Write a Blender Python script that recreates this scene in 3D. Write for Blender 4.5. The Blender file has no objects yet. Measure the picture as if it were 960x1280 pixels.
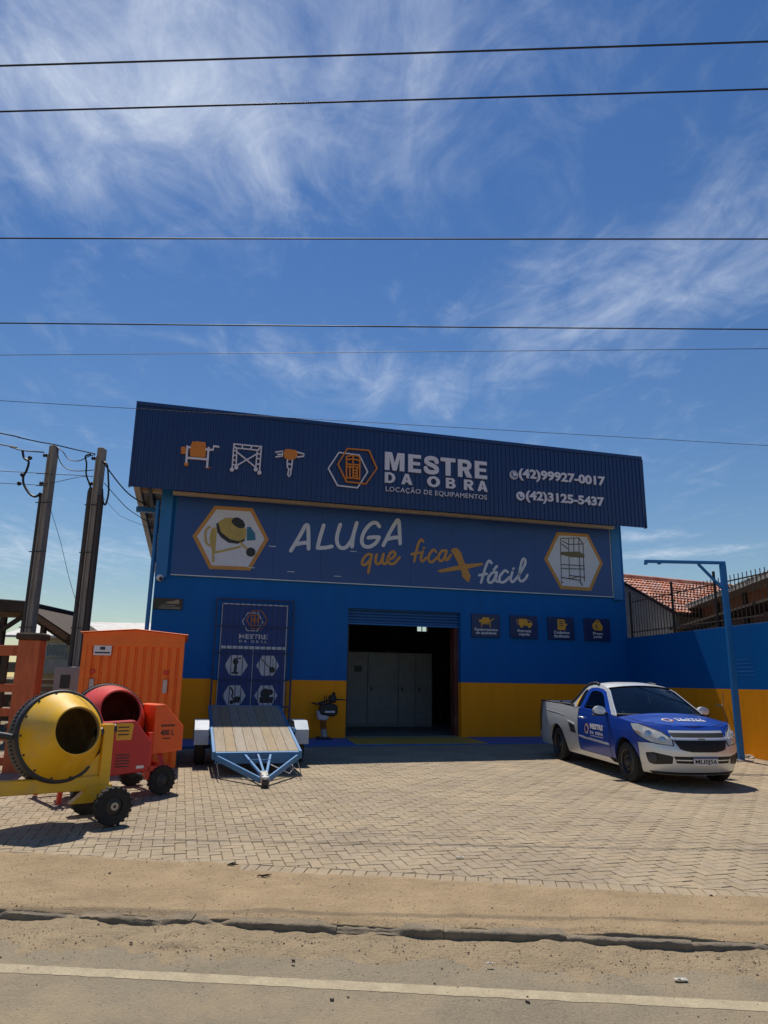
import bpy, bmesh, math, random
from mathutils import Vector, Matrix, Euler
random.seed(7)
R = math.radians
scene = bpy.context.scene
col = scene.collection

# ------------------------------------------------------------------ camera
PITCH, ROLL, CAMH = R(13.4), R(0.85), 1.6
cd = bpy.data.cameras.new('camera'); cam = bpy.data.objects.new('camera', cd); col.objects.link(cam)
fw = Vector((0, math.cos(PITCH), math.sin(PITCH))); up0 = Vector((0, -math.sin(PITCH), math.cos(PITCH))); rt0 = Vector((1, 0, 0))
rt = rt0*math.cos(ROLL) + up0*math.sin(ROLL); up = -rt0*math.sin(ROLL) + up0*math.cos(ROLL)
M = Matrix((rt, up, -fw)).transposed().to_4x4(); M.translation = (0, 0, CAMH)
cam.matrix_world = M
cd.sensor_fit = 'VERTICAL'; cd.sensor_height = 36; cd.lens = 36*888/1280; cd.clip_end = 3000; cd.clip_start = .05
scene.camera = cam
# ------------------------------------------------------------------ light
SUN_AZ, SUN_EL = R(15.5), R(63.3)          # the sun stands behind the shop, a little to its left
sund = Vector((-math.sin(SUN_AZ)*math.cos(SUN_EL), math.cos(SUN_AZ)*math.cos(SUN_EL), math.sin(SUN_EL)))
sl = bpy.data.lights.new('sun', 'SUN'); sl.energy = 5.0; sl.angle = R(.53); sl.color = (1, .94, .84)
so = bpy.data.objects.new('sun', sl); col.objects.link(so); so.rotation_euler = sund.to_track_quat('Z', 'Y').to_euler(); so.location = (0, 0, 30)
W = bpy.data.worlds.new('World'); scene.world = W; W.use_nodes = True
nt = W.node_tree; nt.nodes.clear()
def N(tree, typ, **kw):
    n = tree.nodes.new(typ)
    for k, v in kw.items():
        if k.startswith('i_'): n.inputs[int(k[2:])].default_value = v
        else: setattr(n, k, v)
    return n
def LK(tree, a, b): tree.links.new(a, b)
def MATH(tree, op, a, b=None, c=None, clamp=False):
    n = tree.nodes.new('ShaderNodeMath'); n.operation = op; n.use_clamp = clamp
    for i, x in enumerate((a, b, c)):
        if x is None: continue
        if isinstance(x, (int, float)): n.inputs[i].default_value = x
        else: tree.links.new(x, n.inputs[i])
    return n.outputs[0]
sky = N(nt, 'ShaderNodeTexSky', sky_type='NISHITA', sun_disc=False, sun_elevation=SUN_EL, sun_rotation=-SUN_AZ, altitude=2200, air_density=1.75, dust_density=.0, ozone_density=4.0)
tc = N(nt, 'ShaderNodeTexCoord'); sp = N(nt, 'ShaderNodeSeparateXYZ'); LK(nt, tc.outputs['Generated'], sp.inputs[0])
zc = MATH(nt, 'MAXIMUM', sp.outputs[2], .06)
px = MATH(nt, 'DIVIDE', sp.outputs[0], zc); py = MATH(nt, 'DIVIDE', sp.outputs[1], zc)
cb = N(nt, 'ShaderNodeCombineXYZ'); LK(nt, px, cb.inputs[0]); LK(nt, py, cb.inputs[1])
def noise_w(rot, scl, scale, detail, rough, dist, off=(0, 0, 0)):
    mp = N(nt, 'ShaderNodeMapping'); mp.inputs['Rotation'].default_value = (0, 0, rot); mp.inputs['Scale'].default_value = scl; mp.inputs['Location'].default_value = off
    LK(nt, cb.outputs[0], mp.inputs[0])
    no = N(nt, 'ShaderNodeTexNoise'); no.inputs['Scale'].default_value = scale; no.inputs['Detail'].default_value = detail; no.inputs['Roughness'].default_value = rough; no.inputs['Distortion'].default_value = dist
    LK(nt, mp.outputs[0], no.inputs['Vector']); return no.outputs['Fac']
def blob(cx, cy, rad, sx=1, sy=1, rot=0):
    mp = N(nt, 'ShaderNodeMapping', vector_type='TEXTURE'); mp.inputs['Location'].default_value = (cx, cy, 0); mp.inputs['Rotation'].default_value = (0, 0, rot); mp.inputs['Scale'].default_value = (sx, sy, 1)
    LK(nt, cb.outputs[0], mp.inputs[0])
    ln = N(nt, 'ShaderNodeVectorMath', operation='LENGTH'); LK(nt, mp.outputs[0], ln.inputs[0])
    mr = N(nt, 'ShaderNodeMapRange', interpolation_type='SMOOTHSTEP'); mr.inputs['From Min'].default_value = rad; mr.inputs['From Max'].default_value = 0; mr.inputs['To Min'].default_value = 0; mr.inputs['To Max'].default_value = 1
    LK(nt, ln.outputs['Value'], mr.inputs['Value']); return mr.outputs[0]
# cirrus on a high layer: streaky noise, thick where the big drifts lie, thin everywhere else
wisp = noise_w(R(24), (2.0, .85, 1), 1.5, 11, .62, 1.6)
fine = noise_w(R(10), (1.5, 1.15, 1), 3.0, 12, .66, 1.2, (3.1, 1.7, 0))
big = noise_w(0, (1, 1, 1), .55, 3, .5, .3, (5.2, 2.2, 0))
drift = MATH(nt, 'MAXIMUM', MATH(nt, 'MULTIPLY', blob(-.38, 1.0, .95, 1.2, .70, R(-8)), 1.08), MATH(nt, 'MULTIPLY', blob(.60, 1.75, 1.0, .42, 1.3, R(27)), .72))
drift = MATH(nt, 'MAXIMUM', drift, MATH(nt, 'MULTIPLY', blob(1.6, 4.9, 1.0, 1.0, .35, R(-20)), .8))
drift = MATH(nt, 'MAXIMUM', drift, MATH(nt, 'MULTIPLY', blob(-.05, 2.25, 1.0, .85, .36, R(35)), .5))
drift = MATH(nt, 'MAXIMUM', drift, MATH(nt, 'MULTIPLY', blob(-3.2, 5.8, 1.0, 2.2, 2.2, 0), .75))
drift = MATH(nt, 'MAXIMUM', drift, blob(2.3, 5.4, 1.0, 1.05, .42, R(-38)))
mixn = MATH(nt, 'ADD', MATH(nt, 'MULTIPLY', wisp, .55), MATH(nt, 'MULTIPLY', fine, .45))
dens = MATH(nt, 'ADD', mixn, MATH(nt, 'ADD', MATH(nt, 'MULTIPLY', drift, .30), MATH(nt, 'MULTIPLY', big, .16)))
mr = N(nt, 'ShaderNodeMapRange'); mr.inputs['From Min'].default_value = .575; mr.inputs['From Max'].default_value = 1.07
mr.clamp = True; LK(nt, dens, mr.inputs['Value'])
cov = MATH(nt, 'MULTIPLY', MATH(nt, 'POWER', mr.outputs[0], 1.75), 1.0)
mx = N(nt, 'ShaderNodeMix', data_type='RGBA'); LK(nt, cov, mx.inputs[0]); hsv = N(nt, 'ShaderNodeHueSaturation'); hsv.inputs['Saturation'].default_value = 1.22; hsv.inputs['Hue'].default_value = .509; LK(nt, sky.outputs[0], hsv.inputs['Color']); LK(nt, hsv.outputs[0], mx.inputs[6]); mx.inputs[7].default_value = (9.0, 10.0, 11.6, 1)
bg = N(nt, 'ShaderNodeBackground'); bg.inputs[1].default_value = .077; LK(nt, mx.outputs[2], bg.inputs[0])
wo = N(nt, 'ShaderNodeOutputWorld'); LK(nt, bg.outputs[0], wo.inputs[0])
vs = scene.view_settings; vs.view_transform = 'Standard'; vs.look = 'None'; vs.gamma = 1; vs.use_curve_mapping = False; vs.exposure = 0.0
scene.render.resolution_x = 768; scene.render.resolution_y = 1024

# ------------------------------------------------------------------ materials
MATS = {}
def mat(name, c, rough=.6, metal=0, var=.15, scale=4, bump=0, bscale=None, c2=None, dirt=0, dirtc=(.28, .2, .13), coat=0, spec=.5, isl=0, objr=0, detail=6, trans=0, streak=None):
    if name in MATS: return MATS[name]
    m = bpy.data.materials.new(name); m.use_nodes = True; t = m.node_tree
    b = t.nodes['Principled BSDF']
    b.inputs['Roughness'].default_value = rough; b.inputs['Metallic'].default_value = metal
    b.inputs['Coat Weight'].default_value = coat; b.inputs['Specular IOR Level'].default_value = spec; b.inputs['Coat Roughness'].default_value = .06
    tcn = N(t, 'ShaderNodeTexCoord'); vec = tcn.outputs['Object']
    if streak:
        mp = N(t, 'ShaderNodeMapping'); mp.inputs['Scale'].default_value = streak; LK(t, vec, mp.inputs[0]); svec = mp.outputs[0]
    else: svec = vec
    no = N(t, 'ShaderNodeTexNoise'); no.inputs['Scale'].default_value = scale; no.inputs['Detail'].default_value = detail; no.inputs['Roughness'].default_value = .65
    LK(t, svec, no.inputs['Vector'])
    mr = N(t, 'ShaderNodeMapRange'); mr.inputs['From Min'].default_value = .3; mr.inputs['From Max'].default_value = .7
    LK(t, no.outputs['Fac'], mr.inputs['Value'])
    mx = N(t, 'ShaderNodeMix', data_type='RGBA'); LK(t, mr.outputs[0], mx.inputs[0])
    a = c2 if c2 else tuple(x*(1-var) for x in c); bcol = c if c2 else tuple(min(1, x*(1+var)) for x in c)
    mx.inputs[6].default_value = (*a, 1); mx.inputs[7].default_value = (*bcol, 1)
    out = mx.outputs[2]
    if isl or objr:
        val = None
        if isl: g = N(t, 'ShaderNodeNewGeometry'); val = g.outputs['Random Per Island']
        if objr:
            oi = N(t, 'ShaderNodeObjectInfo'); val = MATH(t, 'FRACT', MATH(t, 'ADD', val, oi.outputs['Random'])) if val else oi.outputs['Random']
        k = max(isl, objr)
        mv = N(t, 'ShaderNodeMapRange'); mv.inputs['To Min'].default_value = 1-k; mv.inputs['To Max'].default_value = 1+k; LK(t, val, mv.inputs['Value'])
        hs = N(t, 'ShaderNodeHueSaturation'); LK(t, mv.outputs[0], hs.inputs['Value']); LK(t, out, hs.inputs['Color'])
        mh = N(t, 'ShaderNodeMapRange'); mh.inputs['To Min'].default_value = .7; mh.inputs['To Max'].default_value = 1.25
        LK(t, MATH(t, 'FRACT', MATH(t, 'MULTIPLY', val, 7.31)), mh.inputs['Value']); LK(t, mh.outputs[0], hs.inputs['Saturation'])
        out = hs.outputs[0]
    if dirt:
        n2 = N(t, 'ShaderNodeTexNoise'); n2.inputs['Scale'].default_value = scale*.45; n2.inputs['Detail'].default_value = 9; n2.inputs['Roughness'].default_value = .72; LK(t, svec, n2.inputs['Vector'])
        m2 = N(t, 'ShaderNodeMapRange'); m2.inputs['From Min'].default_value = .48; m2.inputs['From Max'].default_value = .72; m2.inputs['To Max'].default_value = dirt; LK(t, n2.outputs['Fac'], m2.inputs['Value'])
        x2 = N(t, 'ShaderNodeMix', data_type='RGBA'); LK(t, m2.outputs[0], x2.inputs[0]); LK(t, out, x2.inputs[6]); x2.inputs[7].default_value = (*dirtc, 1); out = x2.outputs[2]
        rr = N(t, 'ShaderNodeMapRange'); rr.inputs['To Min'].default_value = rough; rr.inputs['To Max'].default_value = min(1, rough+.35); LK(t, m2.outputs[0], rr.inputs['Value']); LK(t, rr.outputs[0], b.inputs['Roughness'])
    LK(t, out, b.inputs['Base Color'])
    if bump:
        n3 = N(t, 'ShaderNodeTexNoise'); n3.inputs['Scale'].default_value = bscale or scale*6; n3.inputs['Detail'].default_value = 5; LK(t, vec, n3.inputs['Vector'])
        bp = N(t, 'ShaderNodeBump'); bp.inputs['Strength'].default_value = bump; bp.inputs['Distance'].default_value = .01; LK(t, n3.outputs['Fac'], bp.inputs['Height']); LK(t, bp.outputs[0], b.inputs['Normal'])
    MATS[name] = m; return m
def glass(name, tint, alpha=.55):
    m = bpy.data.materials.new(name); m.use_nodes = True; t = m.node_tree; t.nodes.clear()
    o = N(t, 'ShaderNodeOutputMaterial'); g = N(t, 'ShaderNodeBsdfGlossy'); g.inputs['Roughness'].default_value = .03; g.inputs['Color'].default_value = (.9, .93, .95, 1)
    tr = N(t, 'ShaderNodeBsdfTransparent'); tr.inputs[0].default_value = (*tint, 1)
    lw = N(t, 'ShaderNodeLayerWeight'); lw.inputs[0].default_value = .5; fr = MATH(t, 'ADD', MATH(t, 'MULTIPLY', MATH(t, 'POWER', lw.outputs['Facing'], 5.0), .7), .10)
    ms = N(t, 'ShaderNodeMixShader'); LK(t, fr, ms.inputs[0]); LK(t, tr.outputs[0], ms.inputs[1]); LK(t, g.outputs[0], ms.inputs[2]); LK(t, ms.outputs[0], o.inputs[0])
    MATS[name] = m; return m

# ------------------------------------------------------------------ mesh helpers
class MB:
    def __init__(s): s.v = []; s.f = []; s.m = []
    def add(s, vs, fs, mi=0):
        o = len(s.v); s.v += [tuple(v) for v in vs]; s.f += [tuple(i+o for i in f) for f in fs]; s.m += [mi]*len(fs); return s
    def box(s, x0, x1, y0, y1, z0, z1, mi=0, T=None):
        vs = [Vector((x, y, z)) for z in (z0, z1) for y in (y0, y1) for x in (x0, x1)]
        if T: vs = [T @ v for v in vs]
        return s.add(vs, [(0, 2, 3, 1), (4, 5, 7, 6), (0, 1, 5, 4), (2, 6, 7, 3), (0, 4, 6, 2), (1, 3, 7, 5)], mi)
    def prism(s, poly, y0, y1, mi=0, T=None):
        """polygon in (x,z), extruded along y"""
        area = sum(poly[i][0]*poly[(i+1) % len(poly)][1]-poly[(i+1) % len(poly)][0]*poly[i][1] for i in range(len(poly)))
        if area < 0: poly = poly[::-1]
        n = len(poly); vs = [Vector((p[0], y0, p[1])) for p in poly]+[Vector((p[0], y1, p[1])) for p in poly]
        if T: vs = [T @ v for v in vs]
        fs = [tuple(range(n)), tuple(range(2*n-1, n-1, -1))]+[(i, i+n, (i+1) % n+n, (i+1) % n) for i in range(n)]
        return s.add(vs, fs, mi)
    def tube(s, pts, r, n=8, mi=0, closed=False, caps=True):
        pts = [Vector(p) for p in pts]; k = len(pts); rs = r if isinstance(r, (list, tuple)) else [r]*k
        vs = []; prev = None
        for i, p in enumerate(pts):
            if closed: d = pts[(i+1) % k]-pts[i-1]
            else: d = pts[min(i+1, k-1)]-pts[max(i-1, 0)]
            d.normalize()
            if prev is None: a = d.orthogonal().normalized()
            else:
                a = prev-d*prev.dot(d)
                a = a.normalized() if a.length > 1e-6 else d.orthogonal().normalized()
            prev = a; b = d.cross(a)
            for j in range(n): t = 2*math.pi*j/n; vs.append(p+(a*math.cos(t)+b*math.sin(t))*rs[i])
        fs = []
        for i in range(k if closed else k-1):
            for j in range(n): fs.append((i*n+j, i*n+(j+1) % n, ((i+1) % k)*n+(j+1) % n, ((i+1) % k)*n+j))
        if not closed and caps: fs += [tuple(range(n-1, -1, -1)), tuple(range((k-1)*n, k*n))]
        return s.add(vs, fs, mi)
    def lathe(s, prof, o=(0, 0, 0), ax=(0, 0, 1), n=24, mi=0, a0=0, a1=2*math.pi, mf=None):
        o = Vector(o); ax = Vector(ax).normalized(); a = ax.orthogonal().normalized(); b = ax.cross(a); vs = []; fs = []
        full = abs(a1-a0-2*math.pi) < 1e-6; m = n if full else n+1
        for r, h in prof:
            for j in range(m):
                t = a0+(a1-a0)*j/n; vs.append(o+ax*h+(a*math.cos(t)+b*math.sin(t))*r)
        for i in range(len(prof)-1):
            for j in range(n): fs.append((i*m+j, i*m+(j+1) % m, (i+1)*m+(j+1) % m, (i+1)*m+j))
        s.add(vs, fs, mi)
        if mf:
            c = len(s.m)-len(fs)
            for i in range(len(prof)-1):
                for j in range(n): s.m[c+i*n+j] = mf[i]
        return s
    def bar(s, p, q, w, h, mi=0, upv=(0, 0, 1)):
        """rectangular bar from p to q, w sideways and h along up"""
        p = Vector(p); q = Vector(q); d = (q-p).normalized(); u = Vector(upv); sd = d.cross(u)
        if sd.length < 1e-4: sd = d.orthogonal()
        sd.normalize(); u = sd.cross(d)
        vs = [e+sd*(w/2*a)+u*(h/2*b) for e in (p, q) for a, b in ((-1, -1), (1, -1), (1, 1), (-1, 1))]
        return s.add(vs, [(0, 1, 2, 3), (7, 6, 5, 4), (0, 4, 5, 1), (1, 5, 6, 2), (2, 6, 7, 3), (3, 7, 4, 0)], mi)
    def grid(s, rows, mi=0, flip=False):
        n = len(rows[0]); vs = [p for r in rows for p in r]; fs = []
        for i in range(len(rows)-1):
            for j in range(n-1):
                f = (i*n+j, i*n+j+1, (i+1)*n+j+1, (i+1)*n+j); fs.append(f[::-1] if flip else f)
        return s.add(vs, fs, mi)
    def ribbon(s, pts, w, y0, y1, mi=0, smooth=True, sub=5):
        """flat stroke in the (x,z) plane with rounded ends"""
        P = [Vector((p[0], p[1])) for p in pts]
        if smooth and len(P) > 2:
            Q = []
            for i in range(len(P)-1):
                a, b, c, d = P[max(i-1, 0)], P[i], P[i+1], P[min(i+2, len(P)-1)]
                for k in range(sub):
                    t = k/sub; Q.append(.5*((2*b)+(c-a)*t+(2*a-5*b+4*c-d)*t*t+(3*b-a-3*c+d)*t**3))
            Q.append(P[-1]); P = Q
        k = len(P); L = []; Rr = []
        for i, p in enumerate(P):
            d = (P[min(i+1, k-1)]-P[max(i-1, 0)])
            d = d.normalized() if d.length > 1e-9 else Vector((1, 0)); nn = Vector((-d.y, d.x)); L.append(p+nn*w/2); Rr.append(p-nn*w/2)
        vs = []; 
        for y in (y0, y1):
            for i in range(k): vs += [(L[i].x, y, L[i].y), (Rr[i].x, y, Rr[i].y)]
        o = 2*k; fs = []
        for i in range(k-1):
            a = 2*i; fs += [(a, a+1, a+3, a+2), (o+a, o+a+2, o+a+3, o+a+1), (a, a+2, o+a+2, o+a), (a+1, o+a+1, o+a+3, a+3)]
        fs += [(0, o, o+1, 1), (2*k-2, 2*k-1, o+2*k-1, o+2*k-2)]
        s.add(vs, fs, mi)
        for e in (0, k-1): s.prism([(P[e].x+math.cos(t*math.pi/4)*w*.495, P[e].y+math.sin(t*math.pi/4)*w*.495) for t in range(8)], y0-.0006, y1, mi)
        return s
    def mesh(s, name, mats, smooth=None, bevel=0, seg=1, T=None):
        me = bpy.data.meshes.new(name)
        vs = [T @ Vector(v) for v in s.v] if T else s.v
        me.from_pydata([tuple(v) for v in vs], [], s.f)
        if not isinstance(mats, (list, tuple)): mats = [mats]
        for m in mats: me.materials.append(m)
        me.polygons.foreach_set('material_index', s.m)
        if bevel:
            bm = bmesh.new(); bm.from_mesh(me)
            bm.normal_update()
            ed = [e for e in bm.edges if len(e.link_faces) == 2 and e.calc_face_angle(0) > R(30)]
            bmesh.ops.bevel(bm, geom=ed, offset=bevel, segments=seg, affect='EDGES', profile=.5, clamp_overlap=True)
            bm.to_mesh(me); bm.free()
        if smooth:
            me.polygons.foreach_set('use_smooth', [True]*len(me.polygons)); me.set_sharp_from_angle(angle=R(smooth))
        me.update(); return me
    def build(s, name, mats, parent=None, **kw):
        return OBJ(name, s.mesh(name, mats, **kw), parent)
def OBJ(name, me, parent=None, loc=None, rot=None):
    o = bpy.data.objects.new(name, me); col.objects.link(o)
    if parent: o.parent = parent
    if loc: o.location = loc
    if rot: o.rotation_euler = rot
    return o
def tag(o, label, cat, group=None):
    o['label'] = label; o['category'] = cat
    if group: o['group'] = group
    return o
def thing(name, label, cat, loc=(0, 0, 0), rot=(0, 0, 0), group=None):
    o = bpy.data.objects.new(name, None); col.objects.link(o); o.location = loc
    o.rotation_euler = rot if isinstance(rot, (tuple, list)) else (0, 0, rot); o.empty_display_size = .2
    return tag(o, label, cat, group)
def struct(o): o['kind'] = 'structure'; return o
def copy_tree(o, parent=None):
    c = o.copy(); col.objects.link(c); c.parent = parent
    for ch in o.children: copy_tree(ch, c)
    return c
def text_me(txt, box, y0, y1, m, bold=.0, space=1.0, shear=0, align='CENTER', line=1.0, keep=False):
    """lettering fitted to box (x0,x1,z0,z1), facing -y"""
    cu = bpy.data.curves.new('lettering', 'FONT'); cu.body = txt; cu.offset = bold; cu.space_character = space; cu.shear = shear; cu.align_x = align; cu.space_line = line; cu.extrude = .5; cu.resolution_u = 3
    ob = bpy.data.objects.new('lettering', cu); col.objects.link(ob)
    dg = bpy.context.evaluated_depsgraph_get(); me = bpy.data.meshes.new_from_object(ob.evaluated_get(dg))
    bpy.data.objects.remove(ob); bpy.data.curves.remove(cu)
    xs = [v.co.x for v in me.vertices]; zs = [v.co.y for v in me.vertices]
    x0, x1, z0, z1 = box; a, b, c, d = min(xs), max(xs), min(zs), max(zs)
    sx = (x1-x0)/(b-a); sz = (z1-z0)/(d-c)
    for v in me.vertices:
        x, z, e = v.co; v.co = (x0+(x-a)*sx, y0 if e > 0 else y1, z0+(z-c)*sz)
    me.materials.clear(); me.materials.append(m); me.polygons.foreach_set('use_smooth', [False]*len(me.polygons)); me.update()
    return me
def circ(cx, cz, r, n=20): return [(cx+r*math.cos(2*math.pi*i/n), cz+r*math.sin(2*math.pi*i/n)) for i in range(n)]
def shrink(poly, k):
    cx = sum(p[0] for p in poly)/len(poly); cz = sum(p[1] for p in poly)/len(poly); return [(cx+(p[0]-cx)*k, cz+(p[1]-cz)*k) for p in poly]
def ring(mb, poly, w, y0, y1, mi=0):
    """closed outline of a polygon, stroke w inwards"""
    cx = sum(p[0] for p in poly)/len(poly); cz = sum(p[1] for p in poly)/len(poly)
    n = len(poly); inner = []
    for i in range(n):
        p0, p1, p2 = [Vector(poly[(i+k) % n]) for k in (-1, 0, 1)]; c = Vector((cx, cz))
        d = (c-p1); h = math.sin((p0-p1).angle(p2-p1)/2); inner.append(p1+d.normalized()*(w/max(h, .3)))
    vs = []
    for y in (y0, y1): vs += [(p[0], y, p[1]) for p in poly]+[(p.x, y, p.y) for p in inner]
    o = 2*n; fs = []
    for i in range(n):
        j = (i+1) % n; fs += [(i, j, n+j, n+i), (o+i, o+n+i, o+n+j, o+j), (i, o+i, o+j, j), (n+i, n+j, o+n+j, o+n+i)]
    mb.add(vs, fs, mi)
def gz(x, y): return .02*(y-6) if y > 6 else 0.0
def interp(tab, x):
    if x <= tab[0][0]: return tab[0][1]
    for (a, b), (c, d) in zip(tab, tab[1:]):
        if x <= c: return b+(d-b)*(x-a)/(c-a)
    return tab[-1][1]
from mathutils import noise as mn
def fbm(x, y, z=0, o=4): return mn.fractal(Vector((x, y, z)), 1.0, 2.0, o)

# building frame: u along the front, v inwards
BA = R(15.4); O = Vector((.6, 18.65, .25)); BU = Vector((math.cos(BA), math.sin(BA), 0)); BV = Vector((-math.sin(BA), math.cos(BA), 0))
def BW(u, v, z=0): return O+BU*u+BV*v+Vector((0, 0, z))
ALUGA = [[(-3.077,4.539),(-2.907,4.853),(-2.736,5.21)],[(-2.736,5.21),(-2.666,5.215),(-2.638,4.91),(-2.627,4.618)],[(-2.947,4.714),(-2.787,4.756),(-2.633,4.777)],[(-2.252,5.261),(-2.335,4.951),(-2.395,4.66)],[(-2.395,4.652),(-2.2,4.672),(-2.024,4.715)],[(-1.816,5.309),(-1.888,5.041),(-1.89,4.842),(-1.807,4.705),(-1.656,4.715),(-1.513,4.907),(-1.439,5.152),(-1.376,5.39)],[(-1.376,5.39),(-1.457,5.07),(-1.489,4.742)],[(-0.762,5.333),(-0.854,5.428),(-0.997,5.385),(-1.156,5.192),(-1.232,4.966),(-1.188,4.801),(-1.026,4.771),(-0.845,4.891),(-0.765,5.045)],[(-0.765,5.045),(-0.929,5.034),(-1.059,5.009)],[(-0.647,4.836),(-0.459,5.221),(-0.283,5.528)],[(-0.283,5.528),(-0.225,5.516),(-0.201,5.198),(-0.185,4.914)],[(-0.551,5.003),(-0.374,5.056),(-0.187,5.085)]]
QUE = [[(-0.969,4.572),(-1.082,4.557),(-1.192,4.419),(-1.205,4.3),(-1.117,4.297),(-0.999,4.431),(-0.953,4.569)],[(-0.953,4.569),(-0.997,4.344),(-1.04,4.085)],[(-0.819,4.581),(-0.853,4.432),(-0.815,4.335),(-0.722,4.368),(-0.636,4.604)],[(-0.636,4.604),(-0.665,4.383),(-0.591,4.344),(-0.542,4.39)],[(-0.543,4.442),(-0.388,4.515),(-0.315,4.616),(-0.365,4.685),(-0.463,4.623),(-0.519,4.471),(-0.468,4.359),(-0.337,4.374),(-0.194,4.543)]]
FICA = [[(0.467,5.011),(0.402,5.061),(0.331,4.951),(0.268,4.717),(0.214,4.458)],[(0.134,4.644),(0.364,4.704)],[(0.451,4.74),(0.396,4.552),(0.436,4.471),(0.547,4.569)],[(0.467,4.825),(0.483,4.842)],[(0.828,4.752),(0.756,4.805),(0.643,4.682),(0.615,4.52),(0.707,4.468),(0.856,4.599)],[(1.128,4.805),(0.998,4.789),(0.9,4.64),(0.924,4.519),(1.029,4.552),(1.128,4.798)],[(1.128,4.798),(1.086,4.601),(1.143,4.551),(1.249,4.696)]]
FACIL = [[(2.438,4.537),(2.364,4.599),(2.269,4.449),(2.181,4.191),(2.114,3.987)],[(2.064,4.185),(2.29,4.236)],[(2.592,4.291),(2.449,4.268),(2.329,4.122),(2.351,4.003),(2.469,4.044),(2.588,4.271)],[(2.588,4.271),(2.545,4.078),(2.62,4.036)],[(2.501,4.357),(2.588,4.463)],[(2.914,4.317),(2.822,4.351),(2.682,4.199),(2.662,4.053),(2.788,4.036),(2.961,4.178)],[(3.05,4.324),(2.993,4.125),(3.05,4.054),(3.182,4.174)],[(3.078,4.412),(3.091,4.429)],[(3.182,4.174),(3.379,4.453),(3.454,4.616),(3.431,4.71),(3.361,4.674),(3.284,4.428),(3.241,4.169),(3.307,4.086),(3.42,4.139),(3.502,4.27)]]
BRUSH_X = [[(1.242,4.82),(1.316,4.887),(1.427,4.894),(1.549,4.777),(1.608,4.586),(1.708,4.379),(1.816,4.153),(1.764,3.977),(1.691,4.004),(1.578,4.113),(1.543,4.273),(1.423,4.536),(1.315,4.724)],[(0.859,4.235),(0.935,4.278),(1.198,4.35),(1.648,4.464),(2.175,4.53),(2.186,4.472),(1.728,4.341),(1.238,4.248),(0.947,4.194)]]
HEX_MIXER = [[(-5.031,5.558),(-4.089,5.568),(-3.648,4.795),(-4.062,3.978),(-5.052,3.961),(-5.509,4.753)]]
PRINT_MIXER_POLY = [[(-4.967,4.98),(-4.906,5.156),(-4.748,5.272),(-4.583,5.284),(-4.336,5.179),(-4.212,4.976),(-4.22,4.784),(-4.343,4.68),(-4.527,4.687),(-4.788,4.764)],[(-4.963,5.095),(-4.922,5.136),(-4.833,4.894),(-4.603,4.731),(-4.381,4.697),(-4.23,4.772),(-4.252,4.705),(-4.413,4.626),(-4.634,4.642),(-4.825,4.762),(-4.924,4.888)],[(-4.597,5.218),(-4.535,5.288),(-4.436,5.299),(-4.321,5.238),(-4.251,5.128),(-4.272,5.049),(-4.382,5.022),(-4.515,5.081),(-4.586,5.153)],[(-4.21,5.065),(-4.126,5.086),(-3.993,4.915),(-3.976,4.75),(-4.19,4.721)],[(-5.074,4.953),(-4.994,5.016),(-4.935,4.887),(-4.938,4.716),(-4.938,4.396),(-5.017,4.391),(-5.103,4.705)]]
PRINT_MIXER_STROKE = [[(-4.989,4.412),(-4.972,4.151)],[(-4.951,4.376),(-4.695,4.449),(-4.336,4.559)],[(-4.342,4.661),(-4.244,4.572),(-4.1,4.448)],[(-5.114,5.008),(-5.198,4.926),(-5.199,4.736),(-5.157,4.589),(-5.056,4.539)]]
PRINT_MIXER_WHEEL = [[(-4.077,4.438),(-3.974,4.445)]]
HEX_SCAF = [[(4.476,5.553),(5.469,5.563),(5.898,4.737),(5.468,3.918),(4.509,3.928),(4.033,4.749)]]
PRINT_SCAF_STROKE = [[(4.572,5.37),(4.542,4.113)],[(4.832,5.373),(4.795,4.224)],[(4.993,5.399),(4.98,4.978)],[(5.154,5.424),(5.139,4.157)],[(5.283,5.258),(5.27,4.186)],[(4.572,5.37),(5.154,5.424)],[(4.622,5.301),(4.824,5.213)],[(4.824,5.213),(5.29,5.258)],[(4.602,5.213),(4.801,5.082)],[(5.154,5.424),(5.283,5.258)],[(4.558,4.623),(4.794,4.622)],[(4.552,4.509),(5.296,4.53)],[(4.794,4.622),(5.286,4.621)],[(4.555,4.254),(5.141,4.199)],[(4.8,4.324),(5.283,4.292)],[(4.543,4.127),(4.589,4.106)],[(5.139,4.157),(5.19,4.06)],[(4.795,4.224),(5.148,4.328)]]
PRINT_SCAF_DECK = [[(4.559,4.98),(5.132,5.022),(5.297,4.939),(5.299,4.864),(4.884,4.851),(4.556,4.908)]]
HEX_WHITE = [[(-2.062,7.061),(-1.504,7.043),(-1.264,6.596),(-1.531,6.131),(-2.072,6.146),(-2.333,6.592)]]
HEX_ORANGE = [[(-1.848,7.182),(-1.247,7.194),(-1.021,6.708),(-1.316,6.252),(-1.847,6.263),(-2.09,6.728)]]
TOWER = [[(-1.856,6.948),(-1.84,6.361)],[(-1.683,7.0),(-1.673,6.597)],[(-1.502,6.949),(-1.498,6.368)],[(-1.856,6.948),(-1.683,7.0),(-1.551,6.994),(-1.502,6.949)],[(-1.854,6.865),(-1.68,6.902),(-1.5,6.87)],[(-1.85,6.747),(-1.497,6.751)],[(-1.849,6.678),(-1.496,6.687)],[(-1.763,6.711),(-1.754,6.393)],[(-1.568,6.68),(-1.57,6.371)],[(-1.678,6.596),(-1.566,6.592)],[(-1.676,6.523),(-1.564,6.518)],[(-1.674,6.45),(-1.563,6.445)],[(-1.84,6.385),(-1.498,6.387)],[(-1.679,6.67),(-1.673,6.401)]]
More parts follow.
